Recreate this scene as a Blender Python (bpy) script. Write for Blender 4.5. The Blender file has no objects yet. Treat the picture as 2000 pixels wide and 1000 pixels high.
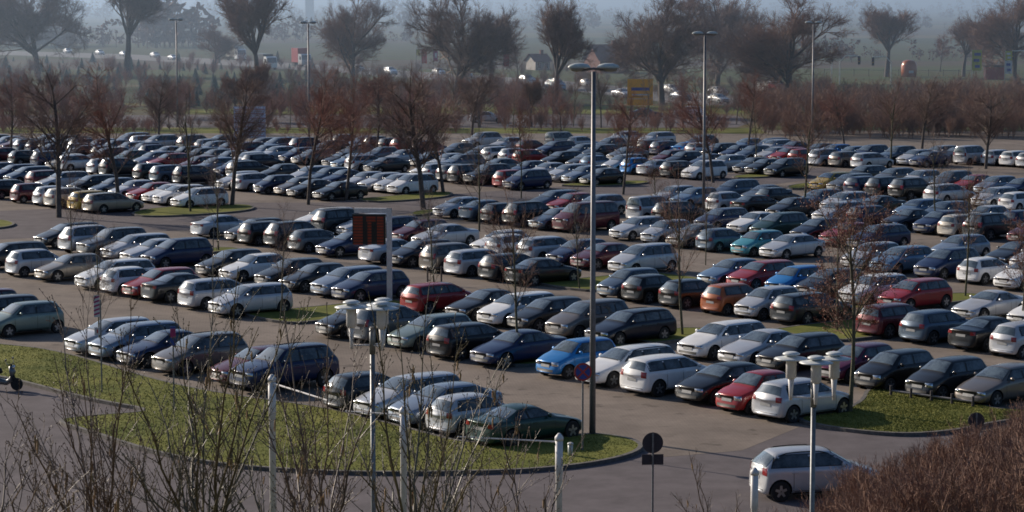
import bpy, bmesh, math, random
import numpy as np
from mathutils import Vector, Matrix
from mathutils.bvhtree import BVHTree
from mathutils.geometry import tessellate_polygon
R = math.radians
random.seed(7)
scene = bpy.context.scene
COL = scene.collection
# ------------------------------------------------------------------ camera model (photo 2000x1000)
FPX, CH = 4750.0, 15.2
ALPHA = math.atan(500 / FPX)
CA, SA = math.cos(ALPHA), math.sin(ALPHA)
def ray(px, py):
    x = (px - 1000) / FPX; y = (500 - py) / FPX
    return Vector((x, CA + y * SA, -SA + y * CA))
def G(px, py, z=0.0):
    d = ray(px, py); t = (z - CH) / d.z
    return Vector((d.x * t, d.y * t, z))
def at_dist(px, py, Y):
    d = ray(px, py); t = Y / d.y
    return Vector((d.x * t, Y, CH + d.z * t))
def proj(v):
    dx, dy, dz = v[0], v[1], v[2] - CH
    zc = dy * CA - dz * SA; yc = dy * SA + dz * CA
    return 1000 + FPX * dx / zc, 500 - FPX * yc / zc
cam = bpy.data.cameras.new('camera'); camo = bpy.data.objects.new('camera', cam); COL.objects.link(camo)
camo.location = (0, 0, CH); camo.rotation_euler = (math.pi / 2 - ALPHA, 0, 0)
cam.sensor_width = 36; cam.lens = FPX / 2000 * 36; cam.clip_end = 20000; cam.clip_start = 0.5
scene.camera = camo
# ------------------------------------------------------------------ light
SUN_EL, SUN_AZ = R(21.5), R(-51)
to_sun = Vector((math.sin(SUN_AZ) * math.cos(SUN_EL), math.cos(SUN_AZ) * math.cos(SUN_EL), math.sin(SUN_EL)))
sl = bpy.data.lights.new('sun', 'SUN'); so = bpy.data.objects.new('sun', sl); COL.objects.link(so)
sl.energy = 5.0; sl.angle = R(0.53); sl.color = (1.0, 0.87, 0.72)
so.rotation_euler = to_sun.to_track_quat('Z', 'Y').to_euler()
w = bpy.data.worlds.new('World'); scene.world = w; w.use_nodes = True
nt = w.node_tree; bg = nt.nodes['Background']
sky = nt.nodes.new('ShaderNodeTexSky'); sky.sky_type = 'NISHITA'; sky.sun_disc = False
sky.sun_elevation = SUN_EL; sky.sun_rotation = SUN_AZ; sky.air_density = 1.0; sky.dust_density = 2.2; sky.ozone_density = 5.0
nt.links.new(sky.outputs[0], bg.inputs[0]); bg.inputs[1].default_value = 0.086
scene.view_settings.view_transform = 'Standard'; scene.view_settings.look = 'None'
scene.view_settings.exposure = 0; scene.view_settings.gamma = 1
scene.render.engine = 'CYCLES'
cy = scene.cycles
cy.max_bounces = 6; cy.diffuse_bounces = 2; cy.glossy_bounces = 3; cy.transmission_bounces = 3
cy.volume_bounces = 0; cy.transparent_max_bounces = 8; cy.sample_clamp_indirect = 4
cy.use_adaptive_sampling = False; cy.caustics_reflective = False; cy.caustics_refractive = False
cy.pixel_filter_type = 'BLACKMAN_HARRIS'; cy.filter_width = 1.7
# ------------------------------------------------------------------ materials
def mat(name, col, rough=0.6, metal=0.0, spec=0.5, coat=0.0, noise=None, nscale=5.0, namp=0.3, bump=0.0, bscale=40.0,
        detail=4.0, emit=None, coords='Object', stretch=(1, 1, 1), col2=None, backlit=0):
    m = bpy.data.materials.new(name); m.use_nodes = True
    n = m.node_tree.nodes; l = m.node_tree.links
    b = n['Principled BSDF']
    b.inputs['Roughness'].default_value = rough; b.inputs['Metallic'].default_value = metal
    b.inputs['Specular IOR Level'].default_value = spec; b.inputs['Coat Weight'].default_value = coat
    b.inputs['Coat Roughness'].default_value = 0.10
    tc = n.new('ShaderNodeTexCoord'); mp = n.new('ShaderNodeMapping'); mp.inputs['Scale'].default_value = stretch
    l.new(tc.outputs[coords], mp.inputs[0])
    nz = n.new('ShaderNodeTexNoise'); nz.inputs['Scale'].default_value = nscale; nz.inputs['Detail'].default_value = detail
    nz.inputs['Roughness'].default_value = 0.65
    l.new(mp.outputs[0], nz.inputs['Vector'])
    rp = n.new('ShaderNodeValToRGB')
    c2 = col2 if col2 else tuple(c * (1 - namp) for c in col)
    c1 = col if col2 else tuple(min(1, c * (1 + namp)) for c in col)
    rp.color_ramp.elements[0].color = (*c2, 1); rp.color_ramp.elements[0].position = 0.35
    rp.color_ramp.elements[1].color = (*c1, 1); rp.color_ramp.elements[1].position = 0.65
    l.new(nz.outputs['Fac'], rp.inputs[0]); l.new(rp.outputs[0], b.inputs['Base Color'])
    if bump:
        n2 = n.new('ShaderNodeTexNoise'); n2.inputs['Scale'].default_value = bscale; n2.inputs['Detail'].default_value = 3
        l.new(mp.outputs[0], n2.inputs['Vector'])
        bp = n.new('ShaderNodeBump'); bp.inputs['Strength'].default_value = bump; bp.inputs['Distance'].default_value = 0.03
        l.new(n2.outputs['Fac'], bp.inputs['Height']); l.new(bp.outputs[0], b.inputs['Normal'])
    if emit:
        b.inputs['Emission Color'].default_value = (*emit[:3], 1); b.inputs['Emission Strength'].default_value = emit[3]
    m['_b'] = 1
    return m
PAINTS = {  # colour word: (rgb, metallic)
 'silver': ((.56, .57, .59), .35), 'white': ((.86, .86, .85), 0), 'black': ((.006, .006, .007), 0), 'dark grey': ((.022, .025, .03), .2),
 'grey': ((.16, .165, .17), .5), 'dark blue': ((.010, .022, .075), .2), 'navy': ((.006, .009, .022), .1), 'blue': ((.02, .21, .55), .2), 'light blue': ((.16, .25, .36), .5),
 'red': ((.34, .018, .02), .1), 'dark red': ((.12, .014, .022), .3), 'purple red': ((.13, .015, .05), .3), 'orange': ((.42, .11, .03), .1), 'dark green': ((.018, .06, .05), .3),
 'turquoise': ((.07, .33, .40), .2), 'beige': ((.30, .26, .21), .4), 'brown grey': ((.20, .175, .155), .5), 'pale green': ((.22, .28, .25), .4),
 'yellow': ((.62, .40, .06), .1), 'grey blue': ((.10, .14, .19), .5), 'cream': ((.66, .60, .50), 0), 'silver blue': ((.26, .31, .38), .5)}
PM = {k: mat('paint_' + k.replace(' ', '_'), v[0], rough=.36, metal=v[1], coat=.65, spec=.35, nscale=1.5, namp=.06) for k, v in PAINTS.items()}
M = {}
M['glass'] = mat('car_glass', (.10, .12, .13), rough=.09, spec=.8, coat=.4, nscale=2.6, col2=(.008, .010, .011))  # pale noise patches paint in the light seen through the windows
M['screen'] = mat('windscreen_glass', (.13, .17, .19), rough=.11, spec=1.0, coat=1.0, nscale=2.2, col2=(.04, .052, .06))  # lighter blue-grey base paints in part of the sky reflection
M['trim'] = mat('black_trim', (.012, .012, .012), rough=.5, namp=.2)
M['tyre'] = mat('tyre_rubber', (.02, .02, .021), rough=.8, namp=.3, nscale=12)
M['rim'] = mat('alloy_rim', (.42, .43, .45), rough=.3, metal=.8, namp=.1)
M['lamp'] = mat('headlight_glass', (.66, .68, .70), rough=.15, metal=.9, coat=1, namp=.3, nscale=9)
M['tail'] = mat('tail_lens', (.30, .012, .014), rough=.15, coat=1, namp=.2, nscale=9)
M['plate'] = mat('plate_white', (.40, .40, .39), rough=.5, namp=.1)
M['arch'] = mat('arch_liner', (.008, .008, .009), rough=.9, namp=.2)
M['chrome'] = mat('chrome', (.6, .6, .6), rough=.15, metal=1, namp=.05)
M['asphalt'] = mat('asphalt', (.138, .12, .125), rough=.95, spec=.2, nscale=.7, namp=.18, bump=.3, bscale=60, detail=8)
M['grass'] = mat('grass', (.225, .22, .055), rough=.95, spec=.1, nscale=.35, col2=(.10, .12, .026), bump=.5, bscale=14, detail=9)
M['blade'] = mat('grass_blade', (.28, .27, .07), rough=.8, spec=.2, nscale=.3, col2=(.10, .12, .026))
M['kerb'] = mat('kerb_stone', (.13, .12, .11), rough=.9, nscale=6, namp=.3)
M['lamp_metal'] = mat('dark_pole_metal', (.20, .195, .205), rough=.45, metal=.4, nscale=8, namp=.15)
M['lamp_head'] = mat('lamp_head_grey', (.58, .62, .60), rough=.4, nscale=8, namp=.1)
M['shade'] = mat('pale_lamp_shade', (.62, .64, .63), rough=.4, nscale=8, namp=.1)
M['diffuser'] = mat('lamp_diffuser', (.30, .27, .22), rough=.25, nscale=8, namp=.1)
M['galv'] = mat('galvanised_steel', (.20, .21, .22), rough=.5, metal=.5, nscale=15, namp=.2)
M['whitepost'] = mat('white_post', (.68, .66, .66), rough=.5, nscale=6, namp=.12)
M['white'] = mat('white_sign', (.6, .6, .6), rough=.5, nscale=5, namp=.08)
M['signback'] = mat('sign_back', (.05, .043, .05), rough=.7, nscale=5, namp=.15)
M['red'] = mat('sign_red', (.42, .04, .03), rough=.5, namp=.1)
M['blue'] = mat('sign_blue', (.03, .07, .30), rough=.5, namp=.1)
M['magenta'] = mat('sign_magenta', (.36, .03, .14), rough=.5, namp=.1)
M['amber'] = mat('sign_amber', (.85, .40, .03), rough=.6, namp=.1)
M['boardblue'] = mat('board_blue', (.62, .70, .92), rough=.6, namp=.15, nscale=3)
M['boardline'] = mat('board_line', (.45, .2, .22), rough=.6, namp=.15)
M['led_off'] = mat('display_black', (.012, .012, .012), rough=.4, namp=.2)
M['led'] = mat('display_led', (.11, .028, .012), rough=.6, emit=(1, .10, .02, .035), namp=.3, nscale=3)
M['bark'] = mat('bark', (.12, .10, .088), rough=.95, nscale=9, namp=.4, bump=.5, bscale=20)
M['barkgreen'] = mat('bark_green', (.12, .11, .07), rough=.95, nscale=5, namp=.35, bump=.4, bscale=20)
M['shrubtwig'] = mat('shrub_twig', (.36, .21, .14), rough=.9, nscale=.5, col2=(.17, .10, .08))
M['twig_red'] = mat('twig_red_brown', (.38, .20, .15), rough=.9, nscale=.35, col2=(.24, .13, .105))
M['twig_dark'] = mat('twig_dark', (.33, .23, .18), rough=.9, nscale=.3, col2=(.19, .14, .125))
M['twig_brown'] = mat('twig_brown', (.33, .20, .14), rough=.9, nscale=.3, col2=(.22, .13, .10))
M['leaf_brown'] = mat('leaf_brown', (.30, .12, .07), rough=.7, nscale=1.1, col2=(.14, .06, .045))
M['hazel'] = mat('hazel_bark', (.22, .15, .10), rough=.5, spec=.6, nscale=14, col2=(.07, .042, .034))
M['hazel_olive'] = mat('hazel_bark_olive', (.19, .155, .085), rough=.5, spec=.6, nscale=14, col2=(.075, .055, .034))
M['catkin'] = mat('catkin', (.33, .20, .09), rough=.8, nscale=60, namp=.3)
M['conifer'] = mat('conifer_needles', (.09, .14, .12), rough=.9, nscale=.2, col2=(.05, .085, .07))
M['brick'] = mat('red_brick_wall', (.15, .06, .045), rough=.9, nscale=3, namp=.2)
M['rooftile'] = mat('roof_tile', (.16, .07, .06), rough=.9, nscale=3, namp=.2)
M['render'] = mat('pale_wall', (.38, .35, .32), rough=.9, nscale=2, namp=.1)
M['bark_far'] = M['bark']
def ground_mat():
    m = bpy.data.materials.new('ground_fields'); m.use_nodes = True
    n = m.node_tree.nodes; l = m.node_tree.links; b = n['Principled BSDF']; b.inputs['Roughness'].default_value = 1; b.inputs['Specular IOR Level'].default_value = .1
    tc = n.new('ShaderNodeTexCoord')
    mp = n.new('ShaderNodeMapping'); mp.inputs['Scale'].default_value = (.0022, .011, 1); l.new(tc.outputs['Object'], mp.inputs[0])
    nz = n.new('ShaderNodeTexVoronoi'); nz.inputs['Scale'].default_value = 1.0; nz.feature = 'F1'; l.new(mp.outputs[0], nz.inputs['Vector'])
    sp = n.new('ShaderNodeSeparateColor'); l.new(nz.outputs['Color'], sp.inputs[0])
    rp = n.new('ShaderNodeValToRGB'); rp.color_ramp.interpolation = 'CONSTANT'
    cs = [(.10, .105, .035), (.17, .15, .06), (.075, .09, .03), (.13, .10, .065), (.11, .125, .04), (.20, .155, .08)]
    e = rp.color_ramp.elements
    e[0].color = (*cs[0], 1); e[1].position = 1 / 6; e[1].color = (*cs[1], 1)
    for i in range(2, 6):
        q = e.new(i / 6); q.color = (*cs[i], 1)
    l.new(sp.outputs[0], rp.inputs[0])
    n2 = n.new('ShaderNodeTexNoise'); n2.inputs['Scale'].default_value = .12; n2.inputs['Detail'].default_value = 8; l.new(tc.outputs['Object'], n2.inputs['Vector'])
    mx = n.new('ShaderNodeMix'); mx.data_type = 'RGBA'; mx.blend_type = 'MULTIPLY'; mx.inputs[0].default_value = .75
    l.new(rp.outputs[0], mx.inputs[6]); l.new(n2.outputs['Color'], mx.inputs[7])
    gm = n.new('ShaderNodeBrightContrast'); gm.inputs['Bright'].default_value = .01; l.new(mx.outputs[2], gm.inputs[0]); l.new(gm.outputs[0], b.inputs['Base Color'])
    return m
def paver_mat(name, c1, c2, cm):
    m = bpy.data.materials.new(name); m.use_nodes = True
    n = m.node_tree.nodes; l = m.node_tree.links; b = n['Principled BSDF']; b.inputs['Roughness'].default_value = .93; b.inputs['Specular IOR Level'].default_value = .25
    tc = n.new('ShaderNodeTexCoord'); mp = n.new('ShaderNodeMapping'); mp.inputs['Rotation'].default_value = (0, 0, R(39)); l.new(tc.outputs['Object'], mp.inputs[0])
    br = n.new('ShaderNodeTexBrick'); br.inputs['Scale'].default_value = 2.6; br.inputs['Color1'].default_value = (*c1, 1); br.inputs['Color2'].default_value = (*c2, 1)
    br.inputs['Mortar'].default_value = (*cm, 1); br.inputs['Mortar Size'].default_value = .03; l.new(mp.outputs[0], br.inputs['Vector'])
    nz = n.new('ShaderNodeTexNoise'); nz.inputs['Scale'].default_value = .22; nz.inputs['Detail'].default_value = 9; nz.inputs['Roughness'].default_value = .7; l.new(tc.outputs['Object'], nz.inputs['Vector'])
    rp = n.new('ShaderNodeValToRGB'); rp.color_ramp.elements[0].color = (.66, .64, .62, 1); rp.color_ramp.elements[0].position = .35; rp.color_ramp.elements[1].color = (1.12, 1.1, 1.06, 1); rp.color_ramp.elements[1].position = .62
    l.new(nz.outputs['Fac'], rp.inputs[0])
    mx = n.new('ShaderNodeMix'); mx.data_type = 'RGBA'; mx.blend_type = 'MULTIPLY'; mx.inputs[0].default_value = 1
    l.new(br.outputs['Color'], mx.inputs[6]); l.new(rp.outputs[0], mx.inputs[7])
    # sparse oil spots
    v = n.new('ShaderNodeTexNoise'); v.inputs['Scale'].default_value = 1.1; v.inputs['Detail'].default_value = 2; l.new(tc.outputs['Object'], v.inputs['Vector'])
    r2 = n.new('ShaderNodeValToRGB'); r2.color_ramp.elements[0].color = (.55, .55, .55, 1); r2.color_ramp.elements[0].position = .27; r2.color_ramp.elements[1].color = (1, 1, 1, 1); r2.color_ramp.elements[1].position = .38
    l.new(v.outputs['Fac'], r2.inputs[0])
    m2 = n.new('ShaderNodeMix'); m2.data_type = 'RGBA'; m2.blend_type = 'MULTIPLY'; m2.inputs[0].default_value = 1
    l.new(mx.outputs[2], m2.inputs[6]); l.new(r2.outputs[0], m2.inputs[7]); l.new(m2.outputs[2], b.inputs['Base Color'])
    return m
M['ground'] = ground_mat()
M['paver'] = paver_mat('brown_pavers', (.25, .208, .18), (.227, .19, .165), (.185, .157, .138))
# ------------------------------------------------------------------ mesh helpers
class MB:
    def __init__(s): s.v = []; s.f = []; s.m = []
    def add(s, vs, fs, mi=0):
        o = len(s.v); s.v += [tuple(v) for v in vs]; s.f += [tuple(i + o for i in f) for f in fs]; s.m += [mi] * len(fs)
    def box(s, c, size, mi=0, rz=0):
        cx, cy_, cz = c; sx, sy, sz = [q / 2 for q in size]; cr, sr = math.cos(rz), math.sin(rz)
        vs = []
        for z in (-sz, sz):
            for x, y in ((-sx, -sy), (sx, -sy), (sx, sy), (-sx, sy)):
                vs.append((cx + x * cr - y * sr, cy_ + x * sr + y * cr, cz + z))
        s.add(vs, [(3, 2, 1, 0), (4, 5, 6, 7), (0, 1, 5, 4), (1, 2, 6, 5), (2, 3, 7, 6), (3, 0, 4, 7)], mi)
    def tube(s, pts, rad, n=6, mi=0, cap=True):
        pts = [Vector(p) for p in pts]; k = len(pts); vs = []; fs = []
        up = Vector((0.31, 0.22, 0.92))
        for i, p in enumerate(pts):
            d = (pts[min(i + 1, k - 1)] - pts[max(i - 1, 0)])
            if d.length < 1e-9: d = Vector((0, 0, 1))
            d.normalize(); a = d.cross(up)
            if a.length < .05: a = d.cross(Vector((1, 0, 0)))
            a.normalize(); b = d.cross(a); r = rad[i] if hasattr(rad, '__len__') else rad
            for j in range(n):
                t = 2 * math.pi * j / n; vs.append(p + a * (r * math.cos(t)) + b * (r * math.sin(t)))
        for i in range(k - 1):
            for j in range(n):
                j2 = (j + 1) % n; fs.append((i * n + j, i * n + j2, (i + 1) * n + j2, (i + 1) * n + j))
        if cap and n > 2:
            fs.append(tuple(range(n))[::-1]); fs.append(tuple((k - 1) * n + j for j in range(n)))
        s.add(vs, fs, mi)
    def lathe(s, prof, c=(0, 0, 0), n=20, mi=0, axis='z'):
        vs = []; fs = []; k = len(prof)
        for r, h in prof:
            for j in range(n):
                t = 2 * math.pi * j / n; a, b = r * math.cos(t), r * math.sin(t)
                vs.append((c[0] + a, c[1] + b, c[2] + h) if axis == 'z' else ((c[0] + a, c[1] + h, c[2] + b)))
        for i in range(k - 1):
            for j in range(n):
                j2 = (j + 1) % n; fs.append((i * n + j, i * n + j2, (i + 1) * n + j2, (i + 1) * n + j))
        fs.append(tuple(range(n))[::-1]); fs.append(tuple((k - 1) * n + j for j in range(n)))
        s.add(vs, fs, mi)
    def mesh(s, name, mats, smooth=False):
        me = bpy.data.meshes.new(name); me.from_pydata(s.v, [], s.f)
        for mm in mats: me.materials.append(mm)
        if len(mats) > 1: me.polygons.foreach_set('material_index', s.m)
        if smooth: me.shade_smooth()
        me.update(); return me
    def obj(s, name, mats, parent=None, smooth=False):
        if not isinstance(mats, (list, tuple)): mats = [mats]
        return link(name, s.mesh(name, mats, smooth), parent)
def link(name, data, parent=None):
    o = bpy.data.objects.new(name, data); COL.objects.link(o)
    if parent: o.parent = parent
    return o
def tag(o, label=None, cat=None, group=None, kind=None):
    if label: o['label'] = label
    if cat: o['category'] = cat
    if group: o['group'] = group
    if kind: o['kind'] = kind
    return o
def empty(name, loc, rz=0.0):
    o = bpy.data.objects.new(name, None); COL.objects.link(o); o.location = loc; o.rotation_euler = (0, 0, rz); o.empty_display_size = .2
    return o
def copy_tree(o, parent=None):
    c = o.copy(); COL.objects.link(c)
    if parent: c.parent = parent
    for ch in o.children: copy_tree(ch, c)
    return c
# ------------------------------------------------------------------ ground
ROWD = Vector((.63, -.777, 0)); ROWD.normalize()      # along a row of cars, towards the camera
CARD = Vector((.777, .63, 0)); CARD.normalize()       # along a car, away from the camera
def PS(p, s, z=0): return CARD * p + ROWD * s + Vector((0, 0, z))
def bank(x, y):
    z = max(0.0, (57 - y)) * .225
    if y < 12: z = 10.1
    return z
def make_ground():
    mb = MB(); ys = [-60, -20, 5, 12, 16, 22, 30, 38, 46, 54, 57, 60, 80, 200, 500, 1500, 4000, 12000]
    xs = [-6000, -2000, -600, -200, -80, -40, -20, -10, 0, 10, 20, 40, 80, 200, 600, 2000, 6000]
    vs = [(x, y, bank(x, y)) for y in ys for x in xs]; nx = len(xs)
    fs = [(j * nx + i, j * nx + i + 1, (j + 1) * nx + i + 1, (j + 1) * nx + i) for j in range(len(ys) - 1) for i in range(nx - 1)]
    mb.add(vs, fs); tag(mb.obj('ground', M['ground']), kind='structure')
make_ground()
def flat(name, pts, z, m, kerb=0, px=True, kind='structure', label=None):
    P = [G(*p) for p in pts] if px else [Vector((p[0], p[1], 0)) for p in pts]
    for p in P: p.z = z
    tri = tessellate_polygon([P]); mb = MB(); mb.add(P, [tuple(t) for t in tri])
    # make every triangle face up
    fs = []
    for f in mb.f:
        a, b, c = [Vector(mb.v[i]) for i in f]
        fs.append(f if (b - a).cross(c - a).z > 0 else f[::-1])
    mb.f = fs
    o = mb.obj(name, m); tag(o, kind=kind)
    if kerb:
        kb = MB(); area = sum(P[i].x * P[(i + 1) % len(P)].y - P[(i + 1) % len(P)].x * P[i].y for i in range(len(P)))
        sgn = 1 if area > 0 else -1; n = len(P); out = []
        for i in range(n):
            d1 = (P[i] - P[i - 1]).normalized(); d2 = (P[(i + 1) % n] - P[i]).normalized(); t = (d1 + d2)
            t = t.normalized() if t.length > .1 else d1
            out.append(P[i] + Vector((t.y, -t.x, 0)) * (.16 * sgn))
        for i in range(n):
            j = (i + 1) % n; a, b, c, d = P[i], P[j], out[j], out[i]
            h = z + .012
            vs = [(a.x, a.y, h), (b.x, b.y, h), (c.x, c.y, h), (d.x, d.y, h), (a.x, a.y, 0), (b.x, b.y, 0), (c.x, c.y, 0), (d.x, d.y, 0)]
            kb.add(vs, [(0, 1, 2, 3), (3, 2, 6, 7), (0, 4, 5, 1)])
        ko = kb.obj('kerb', M['kerb']); tag(ko, kind='structure')
    return P
def smooth_poly(pts, it=2):
    for _ in range(it):
        q = []
        for i in range(len(pts)):
            a, b = pts[i], pts[(i + 1) % len(pts)]
            q.append((a[0] * .75 + b[0] * .25, a[1] * .75 + b[1] * .25)); q.append((a[0] * .25 + b[0] * .75, a[1] * .25 + b[1] * .75))
        pts = q
    return pts
# access road at the front, car park paving, cross road, far roads
flat('access_road', [(-500, 640), (0, 660), (300, 780), (900, 850), (1300, 850), (1500, 800), (1700, 815), (2500, 860), (2900, 1120), (-700, 1120)], .004, M['asphalt'])
flat('car_park_paving', [(-900, 240), (2900, 262), (2900, 842), (1700, 842), (1560, 835), (1450, 880), (1300, 893), (1250, 880), (1180, 850), (700, 815), (280, 800), (-300, 655), (-900, 560)], .008, M['paver'])
flat('cross_road', [(-900, 462), (-300, 425), (380, 396), (640, 396), (870, 380), (1200, 357), (1560, 330), (1640, 326), (1600, 348), (1500, 362), (1200, 384), (900, 402), (640, 440), (360, 450), (0, 468), (-900, 500)], .012, M['asphalt'])
flat('far_road', [(-900, 226), (900, 224), (1440, 226), (1470, 238), (1440, 249), (900, 250), (-900, 246)], .006, M['asphalt'])
M['roadfar'] = mat('far_asphalt', (.17, .155, .15), rough=.9, nscale=.2, namp=.1)
flat('main_road', [(-900, 96), (0, 99), (250, 106), (550, 122), (850, 142), (1100, 158), (1300, 178), (1600, 195), (2900, 215), (2900, 250), (1600, 222), (1300, 200), (1100, 175), (850, 156), (550, 134), (250, 116), (0, 107), (-900, 104)], .010, M['roadfar'])
LAWN = smooth_poly([(-300, 655), (0, 676), (125, 692), (290, 745), (430, 775), (620, 800), (700, 818), (820, 850), (905, 872), (1000, 872), (1120, 858), (1170, 852), (1235, 864), (1252, 880), (1210, 898), (1120, 914), (980, 925), (700, 928), (500, 918), (380, 903), (280, 880), (190, 850), (108, 826), (170, 818), (320, 808), (180, 784), (60, 752), (0, 738), (-300, 700)], 2)
flat('lawn', LAWN, .12, M['grass'], kerb=1)
RLAWN = smooth_poly([(1545, 822), (1640, 842), (1760, 853), (1860, 846), (1930, 830), (2060, 812), (2300, 800), (2300, 760), (2000, 815), (1860, 786), (1760, 772), (1700, 760), (1690, 790), (1640, 812)], 2)
flat('lawn', RLAWN, .12, M['grass'], kerb=1)
def island(p0, p1, s0, s1):
    w_ = .6
    pts = [PS(p0, s0 + w_), PS(p0 + w_, s0), PS(p1 - w_, s0), PS(p1, s0 + w_), PS(p1, s1 - w_), PS(p1 - w_, s1), PS(p0 + w_, s1), PS(p0, s1 - w_)]
    pts = smooth_poly([(q.x, q.y) for q in pts], 1)
    flat('grass_island', pts, .12, M['grass'], kerb=1, px=False)
# verge strips
flat('verge', [(300, 214), (1500, 205), (2900, 215), (2900, 226), (1500, 222), (300, 222)], .014, M['grass'])
flat('verge', [(-900, 248), (1480, 251), (1500, 261), (-900, 260)], .014, M['grass'])
def tufts(name, polys, n, seed, h=.075):
    rnd = random.Random(seed); mb = MB()
    def inside(p, P):
        c = False; j = len(P) - 1
        for i in range(len(P)):
            if (P[i].y > p[1]) != (P[j].y > p[1]) and p[0] < (P[j].x - P[i].x) * (p[1] - P[i].y) / (P[j].y - P[i].y) + P[i].x: c = not c
            j = i
        return c
    for pts in polys:
        P = [G(*q) for q in pts]; x0, x1 = max(-25, min(q.x for q in P)), min(25, max(q.x for q in P)); y0, y1 = min(q.y for q in P), max(q.y for q in P)
        k = 0; tries = 0
        while k < n and tries < n * 6:
            tries += 1
            x, y = rnd.uniform(x0, x1), rnd.uniform(y0, y1)
            if not inside((x, y), P): continue
            k += 1; cl = .5 + .5 * math.sin(x * 1.7 + math.sin(y * 1.3) * 2) * math.sin(y * 1.1 + x * .3)
            hh = h * rnd.uniform(.4, 1.0) * (.6 + .9 * cl); a = rnd.uniform(0, 3.14); dx, dy = math.cos(a) * .018, math.sin(a) * .018
            lx, ly = rnd.uniform(-.05, .05), rnd.uniform(-.05, .05)
            mb.add([(x - dx, y - dy, .12), (x + dx, y + dy, .12), (x + lx, y + ly, .12 + hh)], [(0, 1, 2)])
    tag(mb.obj(name, M['blade']), 'short rough winter grass growing on the lawns', 'grass', kind='stuff')
tufts('grass', [LAWN, RLAWN], 30000, 3, .045)
# ------------------------------------------------------------------ cars
T = dict(
 hatch=dict(L=4.2, W=1.76, H=1.47, nose=.74, cowl=(1.15, .98), head=1.85, rend=3.74, back=(4.02, 1.00), belt=.93, ax=(.86, 3.45), nw=2, wr=.315),
 small=dict(L=3.75, W=1.66, H=1.50, nose=.78, cowl=(.88, 1.00), head=1.50, rend=3.33, back=(3.60, 1.00), belt=.94, ax=(.72, 3.15), nw=2, wr=.29),
 bubble=dict(L=3.55, W=1.63, H=1.49, nose=.80, cowl=(.92, 1.00), head=1.48, rend=2.75, back=(3.35, 1.02), belt=.93, ax=(.72, 3.02), nw=2, wr=.29),
 sedan=dict(L=4.6, W=1.80, H=1.43, nose=.72, cowl=(1.30, .97), head=2.00, rend=3.10, back=(3.82, 1.01), belt=.92, ax=(.88, 3.60), nw=2, wr=.32, deck=1),
 coupe=dict(L=4.49, W=1.76, H=1.37, nose=.68, cowl=(1.45, .93), head=2.12, rend=2.98, back=(3.72, .98), belt=.89, ax=(.78, 3.50), nw=2, wr=.33, deck=1),
 wagon=dict(L=4.65, W=1.79, H=1.47, nose=.72, cowl=(1.28, .98), head=1.98, rend=4.24, back=(4.50, 1.00), belt=.93, ax=(.88, 3.58), nw=3, wr=.32, rails=1),
 mpv=dict(L=4.4, W=1.80, H=1.64, nose=.80, cowl=(1.00, 1.08), head=1.85, rend=3.98, back=(4.27, 1.08), belt=1.00, ax=(.88, 3.60), nw=3, wr=.32),
 suv=dict(L=4.6, W=1.87, H=1.73, nose=.95, cowl=(1.28, 1.16), head=1.92, rend=4.10, back=(4.42, 1.15), belt=1.10, ax=(.90, 3.62), nw=3, wr=.37, rails=1, cl=.30),
 van=dict(L=4.9, W=1.92, H=1.96, nose=1.00, cowl=(.78, 1.25), head=1.50, rend=4.70, back=(4.82, 1.20), belt=1.16, ax=(.90, 3.90), nw=3, wr=.34),
 minivan=dict(L=4.2, W=1.80, H=1.81, nose=.88, cowl=(1.02, 1.14), head=1.62, rend=4.02, back=(4.13, 1.10), belt=1.06, ax=(.86, 3.55), nw=3, wr=.32))
def lerp(a, b, t): return a + (b - a) * t
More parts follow.
